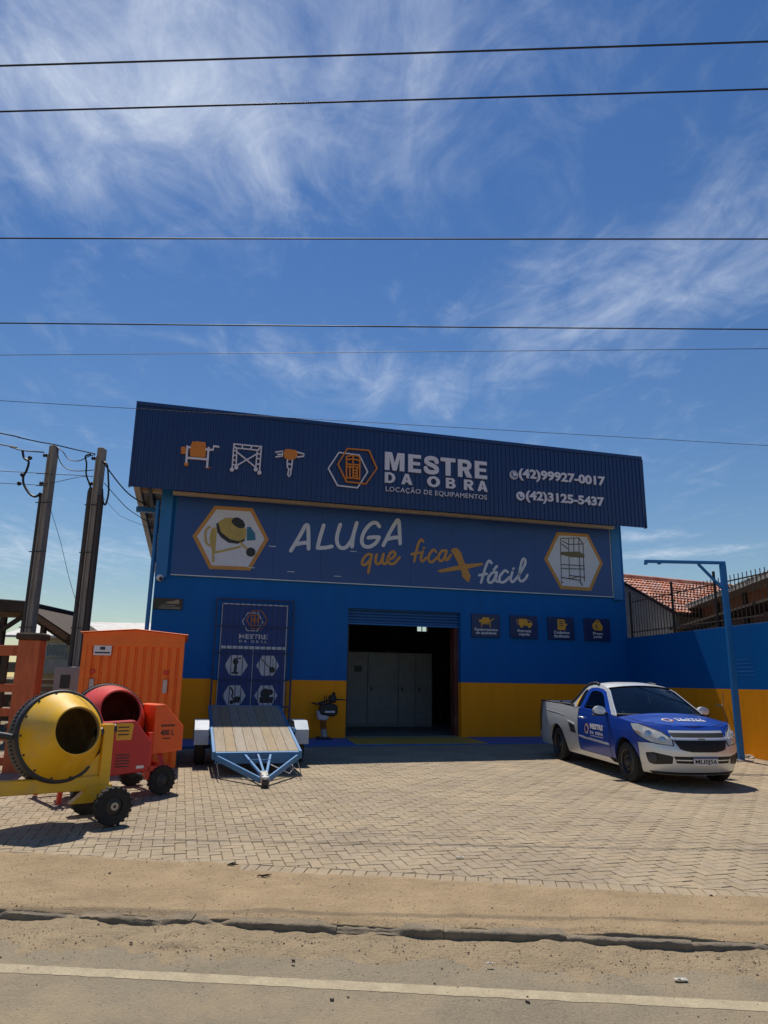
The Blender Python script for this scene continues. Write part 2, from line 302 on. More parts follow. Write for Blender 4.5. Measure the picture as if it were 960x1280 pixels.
ICON_MIXER_POLY = [[(-5.683,6.962),(-5.625,6.944),(-5.59,6.968),(-5.382,6.961),(-5.346,6.814),(-5.355,6.575),(-5.709,6.571),(-5.732,6.774)],[(-5.939,6.773),(-5.893,6.798),(-5.83,6.792),(-5.816,6.617),(-5.927,6.614)],[(-5.339,6.343),(-5.215,6.339),(-5.225,6.318),(-5.341,6.319)]]
ICON_MIXER_STROKE = [[(-5.794,6.816),(-5.789,6.407)],[(-5.294,6.828),(-5.297,6.335)],[(-5.78,6.524),(-5.296,6.532)],[(-5.351,6.781),(-5.185,6.786),(-5.173,6.885),(-5.063,6.877)],[(-5.792,6.788),(-5.733,6.794)]]
ICON_MIXER_WHEEL = [[(-5.786,6.368),(-5.735,6.373)]]
ICON_SCAF_STROKE = [[(-4.699,6.993),(-4.02,6.994)],[(-4.655,6.894),(-4.085,6.892)],[(-4.696,6.993),(-4.701,6.339)],[(-4.62,6.89),(-4.606,6.413)],[(-4.024,6.993),(-4.038,6.329)],[(-4.12,6.888),(-4.132,6.402)],[(-4.614,6.796),(-4.134,6.442)],[(-4.126,6.788),(-4.593,6.447)],[(-4.693,6.944),(-4.619,6.869)],[(-4.495,6.989),(-4.482,6.904)],[(-4.254,6.982),(-4.288,6.895)],[(-4.696,6.82),(-4.623,6.82)],[(-4.696,6.698),(-4.62,6.697)],[(-4.696,6.575),(-4.616,6.575)],[(-4.7,6.453),(-4.616,6.453)],[(-4.126,6.796),(-4.025,6.794)],[(-4.127,6.673),(-4.03,6.67)],[(-4.127,6.529),(-4.033,6.526)],[(-4.024,6.993),(-4.108,6.889)]]
ICON_SCAF_WHEEL = [[(-4.704,6.327),(-4.67,6.33)],[(-4.605,6.389),(-4.574,6.392)],[(-4.131,6.385),(-4.1,6.388)],[(-4.037,6.313),(-4.006,6.316)]]
ICON_HAMMER_POLY = [[(-3.434,6.984),(-3.347,7.001),(-3.153,6.988),(-3.11,6.921),(-3.118,6.823),(-3.175,6.755),(-3.325,6.711),(-3.435,6.754),(-3.468,6.863)]]
ICON_HAMMER_STROKE = [[(-3.66,6.885),(-3.487,6.928),(-3.489,6.799),(-3.653,6.761)],[(-3.609,6.828),(-3.499,6.848)],[(-3.123,6.94),(-2.949,6.908),(-2.954,6.848),(-3.118,6.807)],[(-3.365,6.707),(-3.357,6.533),(-3.314,6.463),(-3.251,6.486),(-3.238,6.72)],[(-3.36,6.604),(-3.237,6.603)],[(-3.314,6.463),(-3.336,6.329),(-3.302,6.279),(-3.269,6.335),(-3.259,6.468)]]
T_MESTRE = [[(-0.83,7.167),(-0.823,6.687),(2.044,6.726),(2.054,7.21)]]
T_DAOBRA = [[(-0.822,6.627),(-0.818,6.351),(2.036,6.355),(2.042,6.648)]]
T_LOC = [[(-0.792,6.235),(-0.79,6.112),(2.026,6.125),(2.029,6.268)]]
T_PHONE1 = [[(2.99,7.112),(2.979,6.752),(5.662,6.798),(5.68,7.08)],[(2.843,6.895),(2.956,6.906)]]
T_PHONE2 = [[(3.182,6.497),(3.17,6.149),(5.592,6.184),(5.61,6.465)],[(3.024,6.317),(3.141,6.327)]]
# ------------------------------------------------------------------ ground, road, kerb, paving
def matpos(name, c, c2, rough, nscale, k, dust=None, dustc=(.4, .3, .2), dsc=.8, bump=.3, bsc=120, spots=0, isl=True, objr=True):
    """outdoor ground material, noise in world position; k = tone spread from piece to piece"""
    m = bpy.data.materials.new(name); m.use_nodes = True; t = m.node_tree; b = t.nodes['Principled BSDF']
    b.inputs['Roughness'].default_value = rough; b.inputs['Specular IOR Level'].default_value = .25
    g = N(t, 'ShaderNodeNewGeometry'); pos = g.outputs['Position']
    def nz(sc, det=7, ro=.65):
        n = N(t, 'ShaderNodeTexNoise'); n.inputs['Scale'].default_value = sc; n.inputs['Detail'].default_value = det; n.inputs['Roughness'].default_value = ro; LK(t, pos, n.inputs['Vector']); return n.outputs['Fac']
    def ramp(v, a, bb, lo=0, hi=1):
        r = N(t, 'ShaderNodeMapRange'); r.inputs['From Min'].default_value = a; r.inputs['From Max'].default_value = bb; r.inputs['To Min'].default_value = lo; r.inputs['To Max'].default_value = hi; LK(t, v, r.inputs['Value']); return r.outputs[0]
    def mixc(f, a, bb):
        x = N(t, 'ShaderNodeMix', data_type='RGBA'); LK(t, f, x.inputs[0])
        for i, s in ((6, a), (7, bb)):
            if isinstance(s, tuple): x.inputs[i].default_value = (*s, 1)
            else: LK(t, s, x.inputs[i])
        return x.outputs[2]
    out = mixc(ramp(nz(nscale), .3, .7), c2, c)
    out = mixc(ramp(nz(nscale*14, 5, .85), .50, .72, 0, .5), out, tuple(x*.5 for x in c))
    if k:
        val = g.outputs['Random Per Island'] if isl else None
        if objr: oi = N(t, 'ShaderNodeObjectInfo'); val = MATH(t, 'FRACT', MATH(t, 'ADD', val, oi.outputs['Random'])) if val else oi.outputs['Random']
        hs = N(t, 'ShaderNodeHueSaturation'); LK(t, ramp(val, 0, 1, 1-k, 1+k), hs.inputs['Value']); LK(t, out, hs.inputs['Color'])
        LK(t, ramp(MATH(t, 'FRACT', MATH(t, 'MULTIPLY', val, 7.31)), 0, 1, .92, 1.06), hs.inputs['Saturation']); out = hs.outputs[0]
    out = mixc(ramp(nz(48, 4, .85), .48, .66, 0, .5), out, tuple(x*.5 for x in c)); out = mixc(ramp(nz(75, 3, .8), .56, .70, 0, .45), out, tuple(min(1, x*1.5) for x in c))
    if dust: out = mixc(ramp(nz(dsc, 9, .7), .46, .72, 0, dust), out, dustc)
    if spots: out = mixc(ramp(nz(1.9, 10, .75), .60, .70, 0, spots), out, tuple(x*.35 for x in c))
    LK(t, out, b.inputs['Base Color'])
    bp = N(t, 'ShaderNodeBump'); bp.inputs['Strength'].default_value = bump; bp.inputs['Distance'].default_value = .02; LK(t, nz(bsc, 5, .7), bp.inputs['Height']); LK(t, bp.outputs[0], b.inputs['Normal'])
    MATS[name] = m; return m
M_pav = matpos('paver_concrete', (.350, .276, .186), (.292, .231, .158), .85, 1.1, .06, dust=.65, dustc=(.44, .345, .22), dsc=.55, spots=.42)
M_sand = matpos('joint_sand', (.15, .115, .075), (.10, .077, .052), .95, 3, 0)
M_dirt = matpos('dirt', (.40, .29, .172), (.29, .21, .122), .95, 1.6, 0, dust=.6, dustc=(.47, .345, .205), dsc=1.4, bump=1.0, bsc=40, spots=.4)
M_asph = matpos('asphalt', (.31, .255, .175), (.24, .20, .142), .9, 1.5, 0, dust=.9, dustc=(.39, .305, .19), dsc=.9, bump=.9, bsc=60)
M_kerb = matpos('kerb_concrete', (.26, .21, .145), (.17, .14, .105), .92, 5, .06, dust=.9, dustc=(.36, .27, .17), dsc=2.2, bump=.7, bsc=60, spots=.5)
M_line = matpos('road_paint', (.45, .38, .25), (.36, .30, .20), .8, 9, 0, dust=.85, dustc=(.29, .235, .16), dsc=6, bump=.4)
M_far = matpos('far_ground', (.25, .195, .13), (.17, .14, .09), .95, .4, 0)
RA = R(-4.9); RU = Vector((math.cos(RA), math.sin(RA), 0)); RV = Vector((-math.sin(RA), math.cos(RA), 0)); RO = Vector((0, 5.26, 0))
def RW(s, t, z=0): return RO+RU*s+RV*t+Vector((0, 0, z))
ys = [(-400, -.16), (4.0, -.16), (5.0, -.2), (6.6, -.2), (7.5, -.04), (18, .16), (30, .3), (60, .35), (900, .35)]
mb = MB(); mb.grid([[Vector((x, y, z)) for x in (-700, -60, -20, -8, 0, 8, 20, 60, 700)] for y, z in ys], flip=False)
struct(mb.build('ground', M_far))
# road: a slightly uneven asphalt sheet
def frange(a, b, n): return [a+(b-a)*i/n for i in range(n+1)]
def road_z(s, t): return -.088
mb = MB(); mb.grid([[RW(s, t, road_z(s, t)) for s in frange(-40, 40, 160)] for t in [-9, -7, -5, -4, -3.4]+frange(-3, .05, 30)]); road = struct(mb.build('road', M_asph, smooth=60))
mb = MB(); rows = []
for t in frange(-.775, -.655, 4):
    rows.append([RW(s, t+(.010*fbm(s*11, t*3, 1, 4) if t in (-.775, -.655) else 0), road_z(s, t)+.002) for s in frange(-38, 38, 2400)])
mb.grid(rows); mb.build('road_marking', M_line, road, smooth=60)
# dirt verge and the sand washed into the gutter
EDGE_P = Vector((-3.38, 6.89, 0)); EA = R(-7.75); EU = Vector((math.cos(EA), math.sin(EA), 0)); EN = Vector((-math.sin(EA), math.cos(EA), 0))
def edge_d(p): return (Vector((p.x, p.y, 0))-EDGE_P).dot(EN)        # >0 on the paved side
def dirt_h(p):
    d = edge_d(p); n = fbm(p.x*1.1, p.y*1.3, 0, 5); f = fbm(p.x*6, p.y*7, 5, 6); base = gz(p.x, p.y)
    h = .010+.010*n+.007*f+.004*fbm(p.x*27, p.y*27, 2, 2)*max(0, 1-abs(d)/.5)
    k = d+.16*n+.05*f-(.10 if p.x < -1.2 else -.06)
    if k > 0: h -= .09*k*(1+k)
    bumpy = max(0, fbm(p.x*.9, p.y*.9, 9, 3)-.25)
    return base+h+.03*bumpy
mb = MB(); rows = []
for j in range(120):
    q = max(0, j-1)/118; row = []
    for i in range(761):
        s = -9.5+19*i/760; tend = 2.05-.05*s; p = RW(s, .055+(tend-.055)*q); z = dirt_h(p)
        z += -.022*max(0, 1-q/.04)+.010*fbm(p.x*2.4, p.y*3, 6, 4)*max(0, 1-q/.10)
        row.append(Vector((p.x, p.y, z if j else -.19)))
    rows.append(row)
mb.grid(rows); struct(mb.build('dirt_verge', M_dirt, smooth=80))
mb = MB(); rows = []
for j in range(30):
    t = -.55+.6*j/29; row = []
    for i in range(761):
        s = -9.5+19*i/760; n = fbm(s*1.3, 2.0, 4, 5); f = fbm(s*6, t*7, 7, 6)
        h = .052*max(0, (t+.44+.26*n)/.44)+.012*f+.03*max(0, n)*(1 if t > -.3 else 0)-.010
        row.append(RW(s, t, road_z(s, t)+min(h, .078)))
    rows.append(row)
M_gut = matpos('gutter_dirt', (.37, .28, .172), (.26, .20, .128), .95, 2.2, 0, dust=.6, dustc=(.42, .32, .195), dsc=1.4, bump=1.0, bsc=40, spots=.5)
mb.grid(rows); o = mb.build('gutter_sand', M_gut, smooth=80); struct(o)
# kerb: weathered concrete stones, each its own piece
kerb = bpy.data.objects.new('kerb', None); col.objects.link(kerb); struct(kerb)
s = -9.6; rk = random.Random(3)
while s < 9.6:
    L = rk.choice((.8, .8, 1.0, .72)); mb = MB(); rows = []
    nseg = 26; w0 = rk.uniform(-.008, .008); hh = rk.uniform(-.014, .0); tilt = rk.uniform(-.006, .006)
    prof = [(.0, -.16), (.0, -.04), (.001, -.014), (.006, -.004), (.02, .0), (.10, .004), (.13, .0), (.14, -.05)]
    for i in range(nseg+1):
        ss = s+.002+(L-.004)*i/nseg; row = []; wear = max(0, fbm(ss*2.6, 1.7, 2, 5)-.1)*.07
        endw = .004 if i in (0, nseg) else 0
        for (t, z) in prof:
            n = fbm(ss*14, t*22+z*30, 3, 4)*.006
            row.append(RW(ss, t+w0+n+(wear+endw if z > -.03 and t < .05 else 0), z+hh+tilt*(i/nseg-.5)*4+n-(wear*.8+endw if z > -.03 else 0)))
        rows.append(row)
    mb.grid(rows, flip=True); mb.add(rows[0], [tuple(range(len(prof)))]); mb.add(rows[-1], [tuple(range(len(prof)-1, -1, -1))])
    mb.build('kerb_stone', M_kerb, kerb, smooth=50); s += L
# paving: herringbone of 20 x 10 cm concrete blocks square to the shop front
WALL_A = R(8); WD = Vector((math.sin(WALL_A), -math.cos(WALL_A), 0)); WN = Vector((math.cos(WALL_A), math.sin(WALL_A), 0)); WC = BW(6.55, 0)   # side wall line
mb = MB(); cs = [BW(-14, -1.7), BW(7.4, -1.7)]
q0 = EDGE_P+EU*-9+EN*.02; q1 = EDGE_P+EU*14+EN*.02
rows = []
for j in range(13):
    rows.append([Vector((p.x, p.y, gz(p.x, p.y)-.006)) for p in [(q0.lerp(q1, i/20)).lerp(cs[0].lerp(cs[1], i/20), j/12) for i in range(21)]])
mb.grid(rows); court = struct(mb.build('paved_forecourt', M_sand))
def clip(poly, p0, n):
    out = []
    for i in range(len(poly)):
        a, b = poly[i], poly[(i+1) % len(poly)]; da, db = (a-p0).dot(n), (b-p0).dot(n)
        if da >= 0: out.append(a)
        if da*db < 0: out.append(a.lerp(b, da/(da-db)))
    return out
def flat(v): return Vector((v.x, v.y, 0))
planes = [(flat(EDGE_P)+EN*.208, EN), (flat(WC)-WN*.01, -WN), (flat(BW(0, -1.955)), -BV), (flat(BW(-13, 0)), BU)]
w = .105; gap = .0055; tiles = []
def inframe(p):
    q = cam.matrix_world.inverted() @ p; return q.z < 0 and abs(q.x/q.z) < 480/888 and abs(q.y/q.z) < 640/888
camI = cam.matrix_world.inverted()
def inframe(p):
    q = camI @ p; return q.z < 0 and abs(q.x/q.z) < .55 and abs(q.y/q.z) < .73
for a in range(-110, 110):
    for b in range(-40, 41):
        ci, cj = a+2*b, a-2*b          # lattice (1,1),(2,-2)
        for (dx, dy, sx, sy) in ((0, 0, 2, 1), (0, 1, 1, 2)):
            u0, v0 = (ci+dx)*w, -7+(cj+dy)*w
            if not (-13.3 < u0 < 8.2 and -16 < v0 < -1.7): continue
            poly = [BW(u0+gap/2, v0+gap/2), BW(u0+sx*w-gap/2, v0+gap/2), BW(u0+sx*w-gap/2, v0+sy*w-gap/2), BW(u0+gap/2, v0+sy*w-gap/2)]
            poly = [flat(p) for p in poly]; n0 = 4; full = True
            for p0, nn in planes:
                if min((p-p0).dot(nn) for p in poly) < 0: poly = clip(poly, p0, nn); full = False
                if len(poly) < 3: break
            if len(poly) < 3: continue
            c = sum(poly, Vector())/len(poly)
            if max((p-c).length for p in poly) < .03: continue
            tiles.append((c, poly, full, 0 if sx == 2 else 1))
d = 0
while d < 22:
    p = EDGE_P+EU*(d-9); wv = .006*math.sin(d*1.3)
    poly = [flat(p+EU*(gap/2)+EN*(.0+wv)), flat(p+EU*(w-gap/2)+EN*(.0+wv)), flat(p+EU*(w-gap/2)+EN*.204), flat(p+EU*(gap/2)+EN*.204)]
    c = sum(poly, Vector())/4
    if (c-flat(WC)).dot(WN) < -.05: tiles.append((c, poly, True, 2))
    d += w
def paver_mesh(name, sx, sy):
    mb = MB(); paver_into(mb, [Vector((-sx/2, -sy/2, 0)), Vector((sx/2, -sy/2, 0)), Vector((sx/2, sy/2, 0)), Vector((-sx/2, sy/2, 0))], lambda p: 0); return mb.mesh(name, M_pav)
def paver_into(mb, poly, zf):
    n = len(poly); c = sum(poly, Vector())/n; ar = sum(poly[i].x*poly[(i+1) % n].y-poly[(i+1) % n].x*poly[i].y for i in range(n))
    if ar < 0: poly = poly[::-1]
    def ins(p): dv = c-p; return p+dv.normalized()*min(.006, dv.length*.3)
    vs = [ins(p)+Vector((0, 0, zf(p))) for p in poly]+[p+Vector((0, 0, zf(p)-.005)) for p in poly]+[p+Vector((0, 0, zf(p)-.05)) for p in poly]
    fs = [tuple(range(n))]
    for k in (0, n):
        for i in range(n): j = (i+1) % n; fs.append((k+i, k+n+i, k+n+j, k+j))
    mb.add(vs, fs)
cands = sorted((t for t in tiles if t[2] and inframe(t[0])), key=lambda t: t[0].length)
def hid(c): return c.x < -1.2 and edge_d(c) < .3
near = [t for t in cands if not hid(t[0])][:300]
ids = set(id(t) for t in near)
pme = paver_mesh('paver', 2*w-gap, w-gap); bme = paver_mesh('paver', w-gap, .204)
rp = random.Random(5); slope = math.atan(.02)
for c, poly, full, typ in near:
    o = bpy.data.objects.new('paver', bme if typ == 2 else pme); col.objects.link(o); o.parent = court
    ang = EA if typ == 2 else (BA if typ == 0 else BA+math.pi/2)
    o.matrix_world = Matrix.Translation((c.x, c.y, gz(c.x, c.y)+rp.uniform(-.002, .0025))) @ Matrix.Rotation(slope+rp.uniform(-.008, .008), 4, 'X') @ Matrix.Rotation(rp.uniform(-.008, .008), 4, 'Y') @ Matrix.Rotation(ang+rp.uniform(-.012, .012), 4, 'Z')
mb = MB()
for t in tiles:
    if id(t) in ids: continue
    c, poly = t[0], t[1]; h = rp.uniform(-.002, .0025)+.004*fbm(c.x*.7, c.y*.7, 8, 2); a1, a2 = rp.uniform(-.012, .012), rp.uniform(-.012, .012)
    paver_into(mb, poly, lambda p: gz(p.x, p.y)+h+a1*(p.x-c.x)+a2*(p.y-c.y))
o = mb.build('pavers', M_pav, court); o['kind'] = 'stuff'
# pebbles and clods on the verge, gutter and road
PB = mb = MB(); rq = random.Random(11)
for i in range(330):
    if i < 150: p = RW(rq.uniform(-5, 5), rq.gauss(-.2, .12)); zb = road_z(0, -.3)+.02
    elif i < 260: p = RW(rq.uniform(-5, 5), rq.uniform(.15, 1.6)); zb = dirt_h(p)
    else: p = RW(rq.uniform(-4, 4), rq.uniform(-1.3, -.3)); zb = road_z(0, 0)+.002
    r = rq.choice((.003, .004, .005, .006, .009)) if i % 29 else .017
    vs = [p+Vector((rq.uniform(.6, 1.1)*r*math.cos(k*2.1+q), rq.uniform(.6, 1.1)*r*math.sin(k*2.1+q), zb+hz*r)) for hz, q in ((-.3, 0), (.7, 1)) for k in range(3)]
    mb.add(vs, [(0, 2, 1), (3, 4, 5), (0, 1, 4, 3), (1, 2, 5, 4), (2, 0, 3, 5)])
def grains(name, n, place, mats_, rmin, rmax, seed):
    rg = random.Random(seed); mb = MB()
    for i in range(n):
        p = place(rg); r = rmin+(rmax-rmin)*rg.random()**2.5; a_ = rg.uniform(0, 6.28); st = rg.uniform(.6, 1.4)
        vs = [p+Vector((r*st*math.cos(a_+k*2.09), r*math.sin(a_+k*2.09), -.001)) for k in range(3)]+[p+Vector((rg.uniform(-.3, .3)*r, rg.uniform(-.3, .3)*r, r*rg.uniform(.5, .9)))]
        mb.add(vs, [(0, 1, 3), (1, 2, 3), (2, 0, 3)])
    o = mb.build(name, mats_); o['kind'] = 'stuff'
def on_verge(rg):
    p = RW(rg.uniform(-4.6, 4.6), rg.uniform(.06, 1.75)); return Vector((p.x, p.y, dirt_h(p)))
def on_gutter(rg):
    s_ = rg.uniform(-4.2, 4.2); t_ = -abs(rg.gauss(0, .30))-.01; n_ = fbm(s_*1.3, 2.0, 4, 5); h = .050*max(0, (t_+.44+.26*n_)/.44)+.03*max(0, n_)*(1 if t_ > -.3 else 0)-.008; return RW(s_, t_, -.088+max(0, min(h, .078)))
def on_road(rg): return RW(rg.uniform(-4, 4), rg.uniform(-1.7, -.2), -.088)
M_gr = mat('grain', (.34, .255, .165), .95, isl=.4, var=.1)
grains('sand_grains', 7000, on_verge, M_gr, .0025, .009, 1); grains('gutter_grains', 3200, on_gutter, M_gr, .0025, .010, 2); grains('road_grit', 5000, on_road, mat('grit', (.24, .20, .15), .95, isl=.4, var=.1), .002, .006, 3)
o = PB.build('pebbles', mat('pebble', (.17, .13, .10), .95, var=.5, scale=40)); o['kind'] = 'stuff'
M_paper = mat('paper', (.5, .47, .42), .8)
for (p, r, lab) in ((RW(.72, -.36, -.066), .016, 'crumpled white paper scrap lying on the road near the painted line'), (RW(1.83, -.42, -.082), .03, 'flat pale paper scrap on the road beside the kerb at lower right'), (Vector((.75, 7.1, .03)), .028, 'small white wrapper lying on the paving blocks near their border course')):
    mb = MB(); n = 7
    rr_ = [[p+Vector((r*1.5*(i/n-.5)*2, r*(j/n-.5)*1.2, .006+.014*abs(fbm(i*.7+p.x, j*.8, 2, 3)))) for i in range(n)] for j in range(n)]
    mb.grid(rr_); mb.grid([[q-Vector((0, 0, .003)) for q in rw] for rw in rr_], flip=True); tag(mb.build('paper_scrap', M_paper, smooth=30), lab, 'litter')
M_leaf = mat('dry_twig', (.06, .04, .028), .9)
for (x, y, lab, an) in ((-1.30, 6.72, 'dark dry twig on the dirt verge just left of the border course', .3), (-.95, 6.38, 'dark broken twig on the dirt verge nearer the kerb', -.2), (-1.62, 10.9, 'dark clump of twigs on the paving right of the trailer hitch', .9), (1.62, 6.42, 'pale broken twig lying across the border course at right', -.35)):
    z = (dirt_h(Vector((x, y, 0))) if y < 6.9 else gz(x, y))+.008; mb = MB(); rl_ = random.Random(int(x*50)); ca, sa = math.cos(an), math.sin(an)
    for k in range(5):
        p0 = Vector((x+rl_.uniform(-.05, .03), y+rl_.uniform(-.02, .02), z)); L = rl_.uniform(.03, .09); a2 = an+rl_.uniform(-.5, .5)
        mb.tube([p0, p0+Vector((L*.5*math.cos(a2), L*.5*math.sin(a2), .008)), p0+Vector((L*math.cos(a2+.3), L*math.sin(a2+.3), .002))], [.005, .006, .003], 5)
    tag(mb.build('twig', M_leaf if x < 1 else mat('pale_twig', (.5, .44, .34), .9)), lab, 'twig', 'twigs on the ground')

# ------------------------------------------------------------------ the shop
M_blue = mat('blue_wall_paint', (.0, .118, .40), .5, var=.06, scale=1.2, bump=.22, bscale=7, dirt=.18, dirtc=(.02, .10, .26), streak=(3, 3, .3), spec=.2)
M_yel = mat('yellow_wall_paint', (.95, .33, .006), .6, var=.06, scale=1.5, bump=.22, bscale=7, dirt=.2, dirtc=(.62, .26, .03), streak=(3, 3, .35), spec=.2)
M_bsteel = mat('blue_steel', (.008, .15, .42), .4, var=.08, scale=3)
M_navy = mat('navy_sheet', (.008, .034, .14), .38, metal=0, var=.07, scale=1.2, dirt=.12, dirtc=(.03, .06, .15), coat=.1)
M_cream = mat('cream_steel', (.50, .43, .32), .6, dirt=.4)
M_dark = mat('dark_void', (.02, .02, .022), .8)
M_grey = mat('grey_door', (.26, .29, .33), .5, dirt=.2)
M_conc = mat('concrete', (.28, .26, .23), .9, var=.2, scale=6, bump=.4, dirt=.3)
M_grl = mat('grille_blue', (.004, .026, .10), .5)
M_darkst = mat('dark_steel', (.03, .03, .035), .5)
shop = thing('store_building', 'large blue and yellow equipment rental store with a navy corrugated fascia', 'building', O, BA)
H = 5.9
mb = MB(); mb.prism([(-6.3, 1.35), (-1.53, 1.35), (-1.53, 3.16), (1.53, 3.16), (1.53, 1.35), (6.6, 1.35), (6.6, H), (-6.3, H)], 0, .2, 0)
mb.build('blue_wall', M_blue, shop)
MB().box(-6.3, -1.53, 0, .2, -.3, 1.349).build('yellow_wall', M_yel, shop); MB().box(1.53, 6.6, 0, .2, -.3, 1.349).build('yellow_wall', M_yel, shop)
mb = MB(); mb.box(-6.3, -6.1, .2, 14, -.3, H); mb.build('side_wall', M_blue, shop)
mb = MB(); mb.box(6.4, 6.6, .2, 14, -.3, H); mb.build('side_wall', M_blue, shop)
WX0, WX1, WZ0, WZ1 = 4.86, 5.36, 3.60, 3.92
mb = MB(); mb.box(-6.1, WX0, 13.8, 14, -.3, H); mb.box(WX1, 6.4, 13.8, 14, -.3, H); mb.box(WX0, WX1, 13.8, 14, -.3, WZ0); mb.box(WX0, WX1, 13.8, 14, WZ1, H); mb.build('back_wall', M_conc, shop)
mb = MB(); mb.box(WX0, WX1, 13.86, 13.9, WZ0, WZ0+.03); mb.box(WX0, WX1, 13.86, 13.9, WZ1-.03, WZ1); mb.box((WX0+WX1)/2-.02, (WX0+WX1)/2+.02, 13.86, 13.9, WZ0+.03, WZ1-.03); mb.build('back_window', M_darkst, shop)
mb = MB(); mb.box(-6.1, 6.4, .2, 13.8, -.3, .005); mb.build('floor', mat('shop_floor', (.16, .155, .15), .6, dirt=.3), shop)
for u in (-6.18, 6.32):
    mb = MB(); mb.box(u-.13, u+.15, -.09, -.001, 3.7, H+.05); mb.build('corner_column', M_bsteel, shop, bevel=.012)
mb = MB(); mb.box(-6.85, 6.8, -.55, 14.2, 6.02, 6.08); mb.build('roof', mat('zinc_roof', (.42, .42, .42), .45, metal=.6), shop)
mb = MB(); mb.box(-6.95, -6.80, -.60, 14.2, 5.74, 5.98); mb.build('eave_beam', M_cream, shop, bevel=.01)
mb = MB(); mb.box(-6.64, -6.56, -.55, 14.2, 5.80, 5.98); mb.build('eave_beam', M_darkst, shop)
for i in range(9):
    v = .1+i*1.6; mb = MB(); mb.box(-6.799, -6.31, v, v+.12, 5.82, 6.0); mb.build('purlin', M_cream, shop, bevel=.008)
mb = MB(); mb.box(-6.95, -6.45, .9, 1.1, 5.5, 5.62); mb.build('bracket', M_bsteel, shop, bevel=.01)
mb = MB(); mb.box(-6.3, 6.55, -.62, -.02, 5.93, 5.99); mb.build('soffit', mat('soffit_metal', (.25, .24, .22), .6), shop)
mb = MB(); mb.box(-6.05, 6.2, -.30, -.12, 5.725, 5.80); mb.build('soffit_trim', M_cream, shop, bevel=.008)
# fascia: corrugated sheets, one object each
FZ0, FZ1, FV = 5.715, 7.82, -.70
def rib_profile(L):
    pts = []; x = 0; pitch = L/8
    for i in range(8): b = i*pitch; pts += [(b, 0), (b+pitch*.52, 0), (b+pitch*.60, .022), (b+pitch*.90, .022), (b+pitch*.98, 0)]
    pts.append((L, 0)); return pts
def sheet_mesh(L, z0, z1):
    pr = rib_profile(L); mb = MB(); mb.grid([[Vector((x, -h, z)) for x, h in pr] for z in (z0, z1)]); mb.grid([[Vector((x, .006-h, z)) for x, h in pr] for z in (z0, z1)], flip=True)
    return mb.mesh('fascia_sheet', M_navy)
nsh = 14; SL = (6.92+7.02)/nsh; sm = sheet_mesh(SL, FZ0, FZ1-.03)
for i in range(nsh): o = OBJ('fascia_sheet', sm, shop, (-7.02+i*SL, FV-.0006*(i % 3), 0))
mb = MB(); mb.box(-7.05, 6.95, FV-.045, FV+.08, FZ1-.07, FZ1+.02); mb.build('fascia_cap', M_navy, shop)
for u in (-7.05, 6.935):
    mb = MB(); mb.box(u, u+.04, FV-.04, FV+.06, FZ0-.01, FZ1-.072); mb.build('fascia_trim', M_navy, shop)
for u in frange(-6.8, 6.7, 8):
    mb = MB(); mb.box(u-.03, u+.03, FV+.08, FV+.14, 6.09, FZ1-.08); mb.build('fascia_post', M_darkst, shop)
    mb = MB(); mb.bar((u, FV+.14, FZ1-.2), (u, 1.2, 6.09), .04, .04); mb.build('fascia_strut', M_darkst, shop)
mb = MB(); mb.box(-6.95, 6.85, FV+.012, FV+.06, 6.0, 6.06); mb.box(-6.95, 6.85, FV+.012, FV+.06, 7.2, 7.26); mb.build('fascia_rail', M_darkst, shop)
# doorway, roller shutter, reveal
sh = MB(); pr = [(0, 0), (-.018, .018), (-.018, .058), (0, .076)]
sh.grid([[Vector((x, a, b)) for a, b in pr] for x in (-1.53, 1.53)], flip=False); sh.grid([[Vector((x, a+.004, b)) for a, b in pr] for x in (-1.53, 1.53)], flip=True); slm = sh.mesh('shutter_slat', mat('shutter_blue', (.006, .085, .27), .5, var=.1, dirt=.2, dirtc=(.03, .1, .22)))
shut = OBJ('roller_shutter', MB().box(-1.53, 1.53, .10, .16, 2.76, 2.80).mesh('roller_shutter', M_bsteel, bevel=.008), shop)
for i in range(5): OBJ('shutter_slat', slm, shut, (0, .13, 2.80+i*.077))
mb = MB(); mb.box(1.42, 1.53, .2, .5, 0, 3.0); mb.build('door_track', mat('rust_red', (.10, .022, .012), .7, dirt=.4), shop)
mb = MB(); mb.box(-1.53, -1.45, .2, .45, 0, 3.0); mb.build('door_track', M_darkst, shop)
# painted apron
M_apb = mat('blue_floor_paint', (.02, .13, .40), .6, var=.15, scale=3, bump=.3, dirt=.4, dirtc=(.13, .14, .16)); M_apy = mat('yellow_floor_paint', (.55, .33, .05), .6, var=.15, scale=3, bump=.3, dirt=.45, dirtc=(.3, .24, .16))
apron = struct(OBJ('apron_pavement', MB().box(-6.6, 6.65, -1.95, -.004, -.3, -.012).mesh('apron_pavement', M_apb, bevel=.008), None, O, (0, 0, BA)))
OBJ('entrance_paint', MB().prism([(-1.72, -1.90), (1.45, -1.90), (1.62, -.02), (-1.52, -.02)], 0, .004).mesh('entrance_paint', M_apy, T=Matrix(((1, 0, 0, 0), (0, 0, 1, 0), (0, 1, 0, -.0115), (0, 0, 0, 1)))), apron)
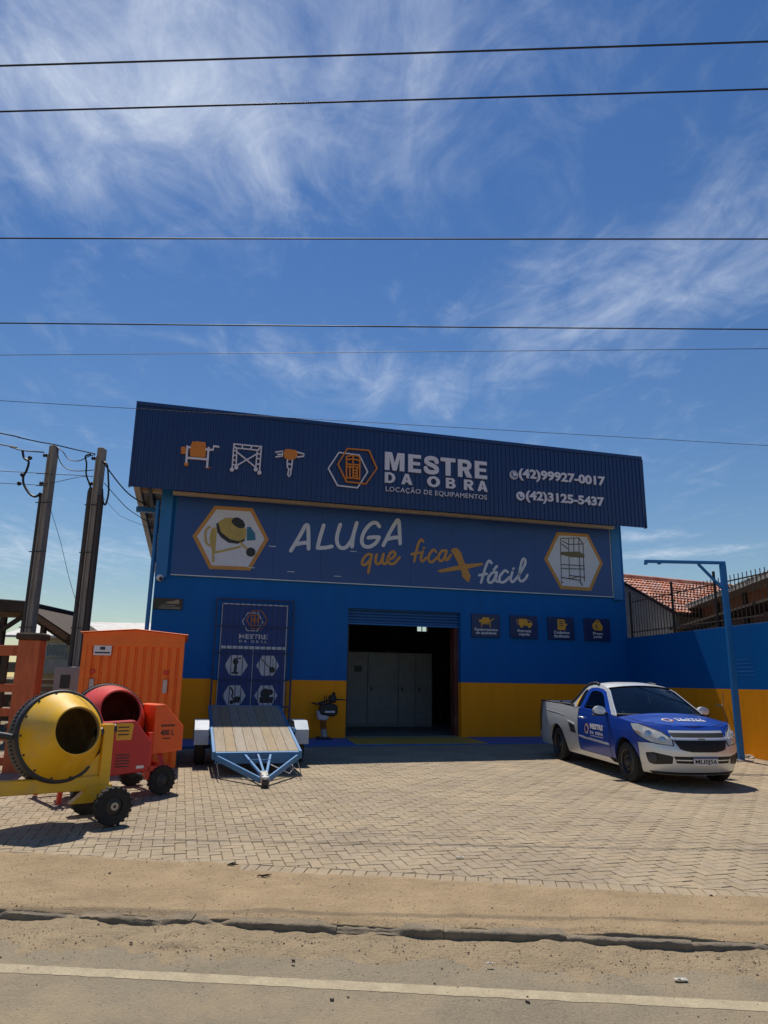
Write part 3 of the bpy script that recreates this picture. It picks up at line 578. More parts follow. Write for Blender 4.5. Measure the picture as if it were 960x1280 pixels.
# inside: partition of grey doors, dark shelving
part = thing('partition_cabinet', 'pale grey row of tall cabinet doors inside the dark doorway', 'cabinet', BW(0, 3.9, .005), BA)
for (a, b, y) in ((-2.9, -1.82, 0), (-1.80, -.98, 0), (-.96, .0, 0), (.02, .99, .0), (1.01, 1.55, .0), (1.57, 2.1, .0)):
    dd = MB().box(a, b, y, y+.05, .06, 2.2).build('cabinet_door', M_grey, part, bevel=.01)
    MB().box(a+.08, a+.12, y-.03, y-.001, 1.05, 1.17).build('handle', M_darkst, dd, bevel=.005)
MB().box(-2.95, 2.12, .051, .6, 0, 2.22).build('carcass', M_grey, part); MB().box(-.42, -.18, -.012, -.001, 1.62, 1.8).build('notice', M_darkst, part)
rk2 = thing('storage_rack', 'dark tall storage rack deep inside the shop right of the grey doors', 'rack', BW(1.9, 5.2, .005), BA)
for x in (-.95, .95):
    for y in (0, .6): MB().box(x-.02, x+.02, y-.02, y+.02, 0, 2.4).build('upright', M_darkst, rk2)
for z in (.15, .9, 1.65, 2.3): MB().box(-.93, .93, -.02, .62, z, z+.04).build('shelf', M_darkst, rk2)
tag(OBJ('tool_crate', MB().box(-.4, .4, 0, .45, 0, .5).mesh('tool_crate', M_darkst, bevel=.02), None, BW(1.6, 5.3, .20), (0, 0, BA)), 'dark tool crate on the lowest shelf inside the doorway', 'crate')
# side door: banner behind a security grille
M_ban = mat('banner_blue', (.012, .055, .26), .5, var=.08); M_wht = mat('white_vinyl', (.70, .70, .72), .5, var=.05); M_org = mat('orange_vinyl', (.62, .20, .02), .5, var=.05); M_gold = mat('gold_vinyl', (.70, .36, .03), .5, var=.05)
M_lav = mat('letter_white', (.66, .64, .74), .45, var=.04); M_bk = mat('print_black', (.02, .02, .022), .5)
door = OBJ('side_door', MB().box(-4.68, -3.08, -.035, -.001, .05, 3.15).mesh('side_door', M_ban), shop)
MB().box(-4.66, -3.10, -.07, -.036, 2.06, 2.13).build('white_rail', M_wht, door, bevel=.005)
MB().box(-3.885, -3.872, -.048, -.036, .1, 2.05).build('door_joint', M_wht, door)
for a in ((-4.68, -4.655), (-3.10, -3.08)): MB().box(a[0], a[1], -.052, -.036, .05, 3.15).build('door_edge', M_wht, door)
MB().box(-4.65, -3.105, -.052, -.036, 3.125, 3.15).build('door_edge', M_wht, door)
OBJ('name_print', text_me('MESTRE', (-4.24, -3.55, 2.305, 2.42), -.040, -.0355, M_wht, bold=.03), door); OBJ('name_print', text_me('DA OBRA', (-4.23, -3.55, 2.215, 2.275), -.040, -.0355, M_wht, bold=.02, space=1.6), door)
def hexa(cx, cz, r): return [(cx+r*math.cos(math.pi/3*i), cz+r*math.sin(math.pi/3*i)) for i in range(6)]
mb = MB(); ring(mb, hexa(-3.93, 2.72, .26), .02, -.040, -.0355); mb.build('hexagon_print', M_wht, door); mb = MB(); ring(mb, hexa(-3.83, 2.77, .26), .02, -.0435, -.0405); mb.build('hexagon_print', M_org, door)
mb = MB()
for a in (-3.97, -3.88, -3.79): mb.box(a-.012, a+.012, -.046, -.044, 2.60, 2.90)
for z in (2.62, 2.74, 2.80, 2.88): mb.box(-3.97, -3.79, -.0475, -.0462, z-.012, z+.012)
mb.build('tower_print', M_org, door)
def pic(i, cx, cz):
    mb = MB(); y0, y1 = -.0425, -.0405
    if i == 0:
        mb.prism(circ(cx-.02, cz+.08, .07, 10), y0, y1); mb.ribbon([(cx-.06, cz+.14), (cx+.1, cz+.17)], .03, y0, y1); mb.ribbon([(cx-.02, cz), (cx-.03, cz-.17)], .05, y0, y1); mb.prism([(cx-.1, cz-.2), (cx+.06, cz-.2), (cx+.06, cz-.16), (cx-.1, cz-.16)], y0-.001, y1)
    elif i == 1:
        mb.ribbon([(cx-.16, cz+.15), (cx+.08, cz-.08)], .022, y0, y1); mb.prism(circ(cx+.11, cz-.10, .075, 9), y0-.001, y1); mb.ribbon([(cx+.13, cz-.08), (cx+.12, cz+.16)], .012, y0, y1)
    elif i == 2:
        mb.ribbon([(cx-.09, cz+.18), (cx-.03, cz+.08), (cx-.05, cz-.02), (cx+.02, cz-.1)], .035, y0, y1); mb.prism([(cx-.05, cz-.16), (cx+.13, cz-.16), (cx+.15, cz-.02), (cx+.02, cz-.02)], y0-.001, y1); mb.prism(circ(cx-.05, cz-.15, .05, 9), y0-.002, y1)
    else:
        mb.prism(circ(cx-.02, cz+.05, .12, 11), y0, y1); mb.prism([(cx-.15, cz-.17), (cx+.16, cz-.17), (cx+.18, cz-.03), (cx-.15, cz-.03)], y0-.001, y1); mb.prism(circ(cx+.10, cz+.08, .07, 9), y0-.002, y1)
    return mb
for i, (cx, cz) in enumerate(((-4.262, 1.674), (-3.509, 1.679), (-4.269, .966), (-3.514, .973))):
    h = OBJ('hexagon_print', MB().prism(hexa(cx, cz, .275), -.040, -.0355).mesh('hexagon_print', M_wht), door); pic(i, cx, cz).build('machine_print', M_bk, door)
mb = MB()
for a, b, c, d2 in ((-4.83, -4.79, .02, 3.26), (-2.97, -2.93, .02, 3.26)): mb.box(a, b, -.17, -.13, c, d2)
mb.box(-4.789, -2.971, -.17, -.13, 3.22, 3.26); mb.box(-4.789, -2.971, -.17, -.13, .02, .06)
grl = mb.build('security_grille', M_grl, shop)
barm = MB().box(-.009, .009, -.009, .009, .06, 3.22).mesh('grille_bar', M_grl)
for i in range(13): OBJ('grille_bar', barm, grl, (-4.66+i*.1335, -.15, 0))
for z in (.7, 1.32, 1.95, 2.58): MB().box(-4.79, -2.97, -.166, -.158, z, z+.03).build('grille_crossbar', M_grl, grl)
for z in (.6, 2.9):
    for u in (-4.81, -2.95): MB().box(u-.015, u+.015, -.129, -.001, z, z+.03).build('grille_bracket', M_grl, grl)
# ------------------------------------------------------------------ lettering and emblems on the fascia
y0, y1 = -.760, -.725
sg = thing('store_name_sign', 'raised white store name with overlapping hexagon logo on the navy fascia', 'sign', BW(0, 0, 0), BA)
def arc(cx, cz, rx, rz, a0, a1, n=8): return [(cx+rx*math.cos(a0+(a1-a0)*i/n), cz+rz*math.sin(a0+(a1-a0)*i/n)) for i in range(n+1)]
PI = math.pi
def key(outer, *inners):
    P = list(outer)
    for h in inners:
        k = min(range(len(P)), key=lambda i: (P[i][0]-h[0][0])**2+(P[i][1]-h[0][1])**2); P = P[:k+1]+list(h)+[h[0]]+P[k:]
    return P
HEAVY = {'E': [(0, 0), (1, 0), (1, .2), (.36, .2), (.36, .41), (.92, .41), (.92, .59), (.36, .59), (.36, .8), (.99, .8), (.99, 1), (0, 1)],
 'T': [(0, 1), (0, .79), (.33, .79), (.33, 0), (.67, 0), (.67, .79), (1, .79), (1, 1)],
 'M': [(0, 0), (.24, 0), (.24, .70), (.40, 0), (.60, 0), (.76, .70), (.76, 0), (1, 0), (1, 1), (.64, 1), (.5, .42), (.36, 1), (0, 1)],
 'A': key([(.5, 1), (.34, 1), (0, 0), (.31, 0), (.37, .2), (.63, .2), (.69, 0), (1, 0), (.66, 1), (.501, 1)], [(.5, .78), (.57, .38), (.43, .38)]),
 'D': key([(0, 1), (0, 0)]+arc(.45, .5, .55, .5, -PI/2, PI/2), [(.31, .8)]+arc(.45, .5, .25, .3, PI/2, -PI/2)+[(.31, .2)]),
 'O': key(arc(.5, .5, .5, .52, PI, 3*PI, 24)[:-1], arc(.5, .5, .22, .30, PI, -PI, 20)[:-1]),
 'R': key([(0, 1), (0, 0), (.31, 0), (.31, .37), (.40, .37), (.62, 0), (1, 0), (.72, .42)]+arc(.58, .70, .37, .30, -PI/3, PI/2), [(.31, .80)]+arc(.54, .69, .12, .11, PI/2, -PI/2, 6)+[(.31, .58)]),
 'B': key([(0, 1), (0, 0)]+arc(.62, .29, .38, .29, -PI/2, PI/2-.3)+arc(.58, .76, .35, .24, -PI/2+.5, PI/2), [(.31, .82)]+arc(.54, .73, .10, .09, PI/2, -PI/2, 6)+[(.31, .64)], [(.31, .42)]+arc(.56, .30, .12, .12, PI/2, -PI/2, 6)+[(.31, .18)])}
def heavy_word(word, fr, x0, x1, z0, z1, par):
    for ch, (a_, b_) in zip(word, fr):
        u0, u1 = x0+(x1-x0)*a_, x0+(x1-x0)*b_; mb = MB()
        if ch == 'S': mb.ribbon([(u0+(u1-u0)*p, z0+(z1-z0)*q) for p, q in ((.84, .70), (.76, .85), (.50, .90), (.22, .84), (.16, .69), (.32, .57), (.62, .47), (.83, .34), (.80, .16), (.50, .10), (.22, .15), (.12, .31))], (z1-z0)*.235, y0, y1, sub=6)
        else: mb.prism([(u0+(u1-u0)*p, z0+(z1-z0)*q) for p, q in HEAVY[ch]], y0, y1)
        mb.build('raised_letter', M_lav, par)
heavy_word('MESTRE', ((0, .185), (.222, .345), (.372, .522), (.536, .682), (.707, .851), (.876, 1)), -.826, 2.05, 6.70, 7.19, sg)
heavy_word('DAOBRA', ((0, .098), (.155, .262), (.404, .53), (.588, .684), (.768, .866), (.903, 1.005)), -.82, 2.04, 6.353, 6.638, sg)
OBJ('small_lettering', text_me('LOCAÇÃO DE EQUIPAMENTOS', (-.79, 2.028, 6.10, 6.285), y0, y1, M_lav, bold=.0, space=1.1), sg)
mb = MB(); ring(mb, HEX_WHITE[0], .034, y0, y1); mb.build('white_hexagon', M_lav, sg); mb = MB(); ring(mb, HEX_ORANGE[0], .034, y0-.012, y1); mb.build('orange_hexagon', M_org, sg)
mb = MB(); [mb.ribbon(s_, .034, y0-.02-.0012*i, y1, smooth=False) for i, s_ in enumerate(TOWER)]; mb.build('scaffold_tower', M_org, sg)
for txt, T_, lab in (('(42)99927-0017', T_PHONE1, 'raised white mobile phone number on the fascia, upper of two'), ('(42)3125-5437', T_PHONE2, 'raised white landline phone number on the fascia, lower of two')):
    q = T_[0]; sg = thing('phone_number_sign', lab, 'sign', BW(0, 0, 0), BA, 'phone numbers on the fascia')
    OBJ('number_lettering', text_me(txt, (q[0][0], q[3][0], (q[1][1]+q[2][1])/2-.01, (q[0][1]+q[3][1])/2+.01), y0, y1, M_lav, bold=.035), sg)
    c = T_[1][0]; MB().prism(circ(c[0], c[1], .125), y0, y1).build('round_icon', M_lav, sg)
    mb = MB()
    if txt[4] == '9': ring(mb, circ(c[0], c[1], .10, 20), .014, y0-.004, y0-.001)
    mb.ribbon([(c[0]-.05, c[1]+.045), (c[0]-.035, c[1]-.02), (c[0]+.02, c[1]-.05), (c[0]+.05, c[1]-.04)], .035, y0-.004, y0-.001); mb.build('handset', M_navy, sg)
e = thing('mixer_emblem', 'orange and white concrete mixer emblem, leftmost of three on the fascia', 'emblem', BW(0, 0, 0), BA, 'equipment emblems on the fascia')
mb = MB(); [mb.prism(p, y0, y1) for p in ICON_MIXER_POLY]; c, c2 = ICON_MIXER_WHEEL[0]; mb.prism(circ(c[0], c[1], abs(c2[0]-c[0])), y0, y1); mb.build('orange_drum', M_org, e)
mb = MB(); [mb.ribbon(s_, .05, y0-.01-.0013*i, y1, smooth=False) for i, s_ in enumerate(ICON_MIXER_STROKE)]; mb.build('white_frame', M_lav, e)
e = thing('scaffold_emblem', 'white scaffold frame emblem with crossed braces on the fascia', 'emblem', BW(0, 0, 0), BA, 'equipment emblems on the fascia')
mb = MB(); [mb.ribbon(s_, .032, y0-.0013*i, y1, smooth=False) for i, s_ in enumerate(ICON_SCAF_STROKE)]; mb.build('white_frame', M_lav, e)
for c, c2 in ICON_SCAF_WHEEL: MB().prism(circ(c[0], c[1], .05, 12), y0-.03, y1).build('caster', M_lav, e)
e = thing('jackhammer_emblem', 'orange and white demolition hammer emblem, nearest the hexagon logo', 'emblem', BW(0, 0, 0), BA, 'equipment emblems on the fascia')
mb = MB(); [mb.prism(p, y0, y1) for p in ICON_HAMMER_POLY]; mb.build('orange_body', M_org, e)
mb = MB(); [mb.ribbon(s_, .034, y0-.01-.0013*i, y1, smooth=False) for i, s_ in enumerate(ICON_HAMMER_STROKE)]; mb.build('white_handle', M_lav, e)
# ------------------------------------------------------------------ the long printed panel
M_pan = mat('printed_panel', (.014, .062, .24), .32, var=.10, scale=.6, dirt=.15, dirtc=(.05, .09, .2)); M_pw = mat('panel_white', (.60, .63, .70), .4, var=.06, scale=9); M_po = mat('panel_orange', (.50, .24, .045), .4, var=.06, scale=9)
pn = thing('slogan_panel', 'wide blue printed panel with handwritten slogan and two hexagon pictures', 'sign', BW(0, 0, 0), BA)
PX0, PX1, PZ0, PZ1 = -5.93, 6.165, 3.79, 5.835
npn = 10; step = (PX1-PX0)/npn
for i in range(npn): MB().box(PX0+i*step+.002, PX0+(i+1)*step-.002, -.055-.0008*(i % 2), -.02, PZ0, PZ1).build('panel', M_pan, pn)
M_alu = mat('aluminium', (.55, .57, .60), .4, metal=.5)
MB().box(PX0-.02, PX1+.02, -.065, -.02, PZ0-.022, PZ0-.001).build('edge_trim', M_alu, pn)
MB().box(PX1+.002, PX1+.02, -.065, -.02, PZ0, PZ1).build('edge_trim', M_alu, pn); MB().box(PX0-.02, PX0-.002, -.065, -.02, PZ0, PZ1).build('edge_trim', M_bsteel, pn)
a, b = -.0635, -.058
def strokes(name, data, w, m, sub=5):
    mb = MB(); [mb.ribbon(s_, w, a-.0009*i, b+.002, sub=sub) for i, s_ in enumerate(data)]; mb.build(name, m, pn)
strokes('slogan_word', ALUGA, .098, M_pw); strokes('slogan_word', QUE, .072, M_po); strokes('slogan_word', FICA, .070, M_po); strokes('slogan_word', FACIL, .070, M_pw)
mb = MB(); [mb.prism(p, a-.006-.001*i, b+.002) for i, p in enumerate(BRUSH_X)]; mb.build('brush_cross', M_po, pn)
for hx, nm in ((HEX_MIXER[0], 'm'), (HEX_SCAF[0], 's')):
    MB().prism(hx, a, b+.002).build('hexagon_frame', M_po, pn); MB().prism(shrink(hx, .885), a-.003, a-.0003).build('hexagon_picture', M_pw, pn)
yy = a-.006; M_py = mat('print_yellow', (.45, .33, .08), .4); M_pb = mat('print_teal', (.02, .16, .27), .4)
for i, (p, m) in enumerate(zip(PRINT_MIXER_POLY, (M_py, M_bk, M_bk, M_pb, M_py))): MB().prism(p, yy-.0012*i, a-.0032).build('mixer_print', m, pn)
mb = MB(); [mb.ribbon(s_, .05, yy-.008-.0012*i, a-.0032) for i, s_ in enumerate(PRINT_MIXER_STROKE)]; mb.build('mixer_print', M_py, pn)
c, c2 = PRINT_MIXER_WHEEL[0]; MB().prism(circ(c[0], c[1], .115), yy-.014, a-.0032).build('mixer_print', M_bk, pn)
mb = MB(); [mb.ribbon(s_, .022, yy-.0011*i, a-.0032, smooth=False) for i, s_ in enumerate(PRINT_SCAF_STROKE)]; mb.build('scaffold_print', mat('print_grey', (.05, .055, .06), .5), pn)
MB().prism(PRINT_SCAF_DECK[0], yy-.024, a-.0032).build('scaffold_print', mat('print_olive', (.16, .13, .05), .5), pn)
for u, z in ((-3.05, 4.0), (-4.05, 4.05), (-3.55, 4.62), (-1.45, 4.62), (-1.85, 3.95)): MB().box(u-.09, u+.09, -.075, -.066, z-.008, z+.008).build('panel_glint', M_alu, pn)  # bright metal strips standing in for white reflections on the panel
# ------------------------------------------------------------------ four small service signs
M_sign = mat('sign_navy', (.010, .028, .115), .35, var=.06)
def sign(u, txt, kind, lab):
    s_ = thing('service_sign', lab, 'sign', BW(u, -.001, 2.535), BA, 'four small service signs on the wall'); w2 = .40
    MB().box(-w2, w2, -.06, 0, 0, .61).build('board', M_sign, s_, bevel=.006)
    f, g = -.066, -.0605
    mb = MB()
    if kind == 0:
        mb.prism([(-.10, .52), (.08, .52), (.11, .44), (.08, .37), (-.10, .37), (-.12, .44)], f, g); mb.prism([(-.2, .46), (-.13, .46), (-.13, .39), (-.2, .39)], f-.001, g)
        for x in (-.13, .12): mb.ribbon([(x, .45), (x, .27)], .022, f-.002, g)
        mb.ribbon([(-.13, .35), (.12, .35)], .022, f-.003, g); mb.ribbon([(.11, .44), (.17, .44), (.18, .49), (.23, .49)], .02, f-.004, g, smooth=False)
    elif kind == 1:
        mb.prism([(-.15, .52), (.08, .52), (.08, .50), (.18, .49), (.24, .42), (.24, .34), (-.15, .34)], f, g)
        for x in (-.08, .15): mb.prism(circ(x, .33, .05, 12), f-.002, g)
        for i, z in enumerate((.48, .43, .38)): mb.ribbon([(-.24+.02*i, z), (-.14, z)], .02, f-.003, g)
    elif kind == 2:
        mb.prism([(-.12, .55), (.08, .55), (.12, .50), (.12, .26), (-.12, .26)], f, g); mb.ribbon([(.04, .28), (.16, .42)], .04, f-.004, g)
    else:
        mb.prism(circ(-.04, .40, .12, 16), f, g); mb.prism([(.0, .50), (.06, .55), (.16, .40), (.14, .28), (.02, .28)], f-.002, g); mb.ribbon([(-.07, .50), (-.02, .56), (.05, .56)], .03, f-.004, g)
    mb.build('orange_icon', M_gold, s_)
    mb = MB()
    if kind == 1: mb.prism([(.10, .48), (.17, .475), (.205, .425), (.10, .425)], f-.006, f-.0045)
    if kind == 2: [mb.ribbon([(-.07, z), (.05, z)], .02, f-.006, f-.0045) for z in (.49, .44, .38)]
    if kind == 3: mb.ribbon([(-.02, .45), (-.06, .44), (-.05, .40), (-.02, .39), (-.03, .35), (-.07, .35)], .02, f-.006, f-.0045)
    if mb.v: mb.build('icon_detail', M_sign, s_)
    wd = {0: .33, 1: .20, 2: .24, 3: .15}[kind]
    OBJ('sign_text', text_me(txt, (-wd, wd, .055, .235), f, g, M_wht, bold=.02, line=.95), s_)
sign(2.24, 'Equipamentos\nde qualidade', 0, 'small navy sign with orange mixer icon, nearest the shop doorway')
sign(3.36, 'Entrega\nrápida', 1, 'small navy sign with orange delivery van icon')
sign(4.485, 'Cadastro\nfacilitado', 2, 'small navy sign with orange form and pencil icon')
sign(5.61, 'Preço\njusto', 3, 'small navy sign with orange money bag icon, farthest from doorway')
# plaque and camera by the left corner
pq = thing('wall_plaque', 'small dark brown plaque on the blue wall below the security camera', 'plaque', BW(-5.95, -.001, 2.94), BA)
MB().box(-.34, .34, -.03, 0, 0, .27).build('board', mat('plaque_brown', (.025, .018, .012), .35), pq, bevel=.005)
MB().prism([(-.08, .15), (.0, .19), (.1, .2), (.22, .25), (.27, .2), (.24, .14), (.05, .14)], -.034, -.0305).build('gilt_picture', mat('gilt', (.35, .25, .13), .4), pq)
for i, z in enumerate((.10, .06, .03)): MB().box(-.2+.04*(i == 0), .28-.1*(i == 0), -.0335, -.0305, z-.008, z+.008).build('text_line', mat('plaque_text', (.3, .27, .2), .5), pq)
sc = thing('security_camera', 'small white dome security camera near the upper left wall corner', 'camera', BW(-6.2, -.001, 3.70), BA)
MB().lathe([(.0, 0), (.06, 0), (.06, .05), (.045, .07)], (0, 0, 0), (0, -1, 0), 16).build('mount', M_wht, sc, smooth=40)
MB().lathe([(.05, 0), (.075, .02), (.085, .07), (.06, .12), (.03, .14)], (0, -.06, 0), (.3, -1, -.35), 18).build('housing', M_wht, sc, smooth=50)
MB().lathe([(.045, .0), (.04, .03), (.02, .045), (0, .05)], (.04, -.18, -.045), (.3, -1, -.35), 16).build('lens', M_bk, sc, smooth=50)
mb = MB(); mb.tube([(-6.38, .05, 5.6), (-6.38, .05, 3.7), (-6.40, .05, 0)], .05, 10); mb.build('downpipe', M_bsteel, shop, smooth=50)
# ------------------------------------------------------------------ side wall with fence, blue post
sw = thing('side_wall', 'long blue over yellow boundary wall beside the pickup', 'wall', (0, 0, 0))
def wall_box(t0, t1, n0, n1, z0, z1, mb=None):
    mb = mb or MB(); vs = []
    for z in (z0, z1):
        for n in (n0, n1):
            for t in (t0, t1): p = WC+WD*t+WN*n; vs.append(Vector((p.x, p.y, z)))
    return mb.add(vs, [(0, 1, 3, 2), (4, 6, 7, 5), (0, 4, 5, 1), (2, 3, 7, 6), (0, 2, 6, 4), (1, 5, 7, 3)])
TE = 13.6
wall_box(.0, TE, .0, .18, -.2, 1.545).build('yellow_base', M_yel, sw); wall_box(.0, TE, .0, .18, 1.546, 2.86).build('blue_top', M_blue, sw)
wall_box(-.2, TE, .004, .19, 2.861, 2.885).build('coping', mat('coping', (.03, .13, .33), .7, dirt=.4), sw)
# a torn pipe outlet and a patch on the yellow part
mb = MB(); p = WC+WD*4.35-WN*.02; mb.tube([p+Vector((0, 0, 1.2)), p+Vector((-.03, -.02, .9)), p+Vector((.02, -.05, .55)), p+Vector((.05, -.1, .25))], .008, 6); mb.build('hanging_wire', mat('old_wire', (.25, .22, .18), .7), sw)
wall_box(4.05, 4.28, -.02, -.001, 1.17, 1.20).build('pipe_stub', M_cream, sw, bevel=.004)
# faded round mark left by a removed sign
for i, (t, z, r) in enumerate(((5.15, 1.98, .2),)):
    mb = MB()
    for k in range(5): wall_box(t-.34+.02*k, t+.34-.03*k, -.0012, -.0004, z-.16+.08*k, z-.145+.08*k, mb)
    mb.build('faded_mark', mat('faded_blue', (.03, .18, .46), .6), sw)
fn = thing('bar_fence', 'rusty dark vertical bar fence standing on the blue boundary wall', 'fence', (0, 0, 0))
M_rust = mat('rusty_bar', (.11, .075, .055), .8, var=.4, scale=8)
bm_ = MB().tube([(0, 0, 0), (0, 0, 1.12)], .010, 6).mesh('fence_bar', M_rust)
t = .35
while t < TE:
    p = WC+WD*t+WN*.09; OBJ('fence_bar', bm_, fn, (p.x, p.y, 2.88)); t += .145
pm_ = MB().box(-.025, .025, -.025, .025, 0, 1.30).mesh('fence_post', mat('fence_post', (.035, .026, .022), .8), bevel=.006)
for t in (.2, 2.42, 4.25, 7.2, 9.6, 12): p = WC+WD*t+WN*.09; OBJ('fence_post', pm_, fn, (p.x, p.y, 2.87), (0, 0, WALL_A))
for z in (3.02, 3.86): wall_box(.2, TE, .075, .105, z, z+.025).build('fence_rail', M_rust, fn)
LP = Vector((7.14, 14.78, gz(0, 14.78)))
gp = thing('steel_gantry_post', 'tall blue steel post with long arm and brace beside the wall', 'post', LP, R(2))
MB().box(-.06, .06, -.045, .045, 0, 3.92).build('post', M_bsteel, gp, bevel=.012)
MB().box(-1.66, .06, -.035, .035, 3.921, 3.985).build('arm', M_bsteel, gp, bevel=.01)
mb = MB(); mb.bar((-.52, 0, 3.92), (-.055, 0, 3.42), .04, .05); mb.build('brace', M_bsteel, gp)
MB().box(-1.665, -1.61, -.04, .04, 3.885, 3.92).build('arm_end', M_bsteel, gp); MB().box(-1.38, -1.32, -.03, .03, 3.895, 3.92).build('arm_hook', M_bsteel, gp)
MB().box(-.17, .17, -.15, .15, -.02, .02).build('base_plate', M_conc, gp, bevel=.005)
rz_ = random.Random(4); rub = thing('rubble_row', 'low row of grey rubble stones at the foot of the yellow boundary wall', 'rubble', (0, 0, 0))
for i in range(7):
    t = rz_.uniform(4.2, 6.2); p = WC+WD*t-WN*rz_.uniform(.06, .25); q = gz(p.x, p.y)
    r = rz_.uniform(.05, .11); n = 7
    o = MB().lathe([(0, -.02), (r, 0), (r*.9, r*.35), (r*.45, r*.55), (0, r*.6)], (p.x, p.y, q), (rz_.uniform(-.3, .3), rz_.uniform(-.3, .3), 1), 8).build('stone', mat('rubble', (.30, .26, .20), .95, var=.3, scale=9, bump=.8), None, smooth=20)
    o.parent = rub


# ------------------------------------------------------------------ pickup
CARL = Vector((4.71, 11.99, .118)); CA = R(9.5)
car = thing('pickup_truck', 'silver and blue small pickup truck with store logo on its door', 'pickup', CARL, (0, .0226, -math.pi/2+CA))
M_sil = mat('silver_paint', (.70, .73, .76), .34, metal=.42, var=.03, scale=2, coat=.45, dirt=.12, dirtc=(.30, .27, .23)); M_cblue = mat('blue_wrap', (.007, .048, .33), .30, var=.04, scale=2, coat=.35, dirt=.12, dirtc=(.05, .06, .25))
M_blk = mat('black_plastic', (.018, .018, .02), .55, var=.2); M_tyre = mat('tyre_rubber', (.016, .016, .016), .85, var=.25, scale=15, dirt=.4, dirtc=(.07, .06, .05)); M_rim = mat('rim_black', (.03, .03, .032), .45, metal=.3)
M_glass = glass('car_glass', (.16, .18, .19)); M_inter = mat('car_interior', (.03, .03, .033), .8)
WZ = [(.16, .74), (.26, .79), (.42, .83), (.60, .846), (.78, .843), (.92, .828), (1.06, .80)]
NZ = [(.16, .70), (.26, .78), (.40, .832), (.54, .84), (.63, .815), (.72, .765), (.80, .69), (.88, .60), (1.0, .45)]
PW = 2.5
def cpt(q, z, s, off=0):
    """point on the body side/front; q is x up to .1, then sweeps round the nose to q=1.1 at the centre line"""
    w_ = interp(WZ, z)
    if q <= .1:
        x = q; k = 1.0
        if x < -3.2: k = 1-.05*((-3.2-x)/.44)**2
        if -2.669-.55 < x < -2.669+.55: k += .012*math.exp(-((x+2.669)/.42)**2)*max(0, 1-abs(z-.66)/.45)
        if -.55 < x: k += .010*math.exp(-((x)/.42)**2)*max(0, 1-abs(z-.66)/.4)
        nx, ny = 0, 1
        return Vector((x, s*(w_*k+off), z))
    th = (q-.1)*math.pi/2; L = interp(NZ, z)-.1
    x = .1+L*max(0, math.sin(th))**(2/PW); y = w_*max(0, math.cos(th))**(2/PW)
    k = 1+.010*math.exp(-(x/.42)**2)*max(0, 1-abs(z-.66)/.4)
    d = Vector((math.sin(th), math.cos(th)))
    return Vector((x+d.x*off, s*(y*k+d.y*off), z))
def arch(x, cx, r=.375, lo=.235):
    dx = abs(x-cx); return lo if dx >= r else max(lo, .30+math.sqrt(max(0, r*r-dx*dx)))
ZT = [(-3.64, 1.055), (-2.5, 1.05), (-1.72, 1.015), (-.5, .985), (-.3, .975), (.1, .93), (.5, .905), (.8, .885), (1.1, .875)]
def ztop(q): return interp(ZT, q)
def panel(name, qs, zlo, zhi, m, s, rows=10, lip=True):
    mb = MB(); g = []
    for k in range(rows+1): g.append([cpt(q, zlo(q)+(zhi(q)-zlo(q))*k/rows, s) for q in qs])
    mb.grid(g, flip=(s > 0))
    if lip:      # return flanges so the sheet has depth
        def inw(p): return Vector((p.x-(.03 if p.x > .3 else 0), p.y-s*.045*(1 if p.x < .5 else .4), p.z))
        lo = g[0]; hi = g[-1]
        mb.grid([[inw(p) for p in lo], lo], flip=(s > 0))
        mb.grid([[g[k][0] for k in range(rows+1)], [inw(g[k][0]) for k in range(rows+1)]], flip=(s > 0)); mb.grid([[inw(g[k][-1]) for k in range(rows+1)], [g[k][-1] for k in range(rows+1)]], flip=(s > 0))
    return mb.build(name, m, car, smooth=40)
def patch(name, poly, m, s, off=.005, nr=14, nc=14, parent=None, both=False, thick=.02):
    """piece laid on the body surface; poly in (q,z)"""
    z0 = min(p[1] for p in poly)+1e-4; z1 = max(p[1] for p in poly)-1e-4; g = []
    for i in range(nr+1):
        z = z0+(z1-z0)*i/nr; xs = []
        for k in range(len(poly)):
            a_, b_ = poly[k], poly[(k+1) % len(poly)]
            if (a_[1]-z)*(b_[1]-z) <= 0 and a_[1] != b_[1]: xs.append(a_[0]+(b_[0]-a_[0])*(z-a_[1])/(b_[1]-a_[1]))
        g.append([(min(xs)+(max(xs)-min(xs))*j/nc, z) for j in range(nc+1)])
    def P(q, z, o):
        if q > 1.1: return cpt(2.2-q, z, -s, o)
        return cpt(q, z, s, o)
    mb = MB(); fr = [[P(q, z, off) for q, z in r] for r in g]; bk = [[P(q, z, off-thick) for q, z in r] for r in g]
    mb.grid(fr, flip=(s > 0))
    mb.grid([bk[0], fr[0]], flip=(s > 0)); mb.grid([fr[-1], bk[-1]], flip=(s > 0)); mb.grid([[r[0] for r in fr], [r[0] for r in bk]], flip=(s > 0)); mb.grid([[r[-1] for r in bk], [r[-1] for r in fr]], flip=(s > 0))
    return mb.build(name, m, parent or car, smooth=40)
def qlist(a_, b_, n, extra=()): return sorted(set(frange(a_, b_, n)+[e for e in extra if a_ < e < b_]))
RC = -2.669; rarch = [RC+.375*math.cos(math.pi*i/14) for i in range(15)]; farch = [.375*math.cos(math.pi*i/14) for i in range(15)]
def q_of_x(x, z=.6): # inverse for the nose
    if x <= .1: return x
    L = interp(NZ, z)-.1; return .1+math.asin(min(1, ((x-.1)/L)**(PW/2)))*2/math.pi
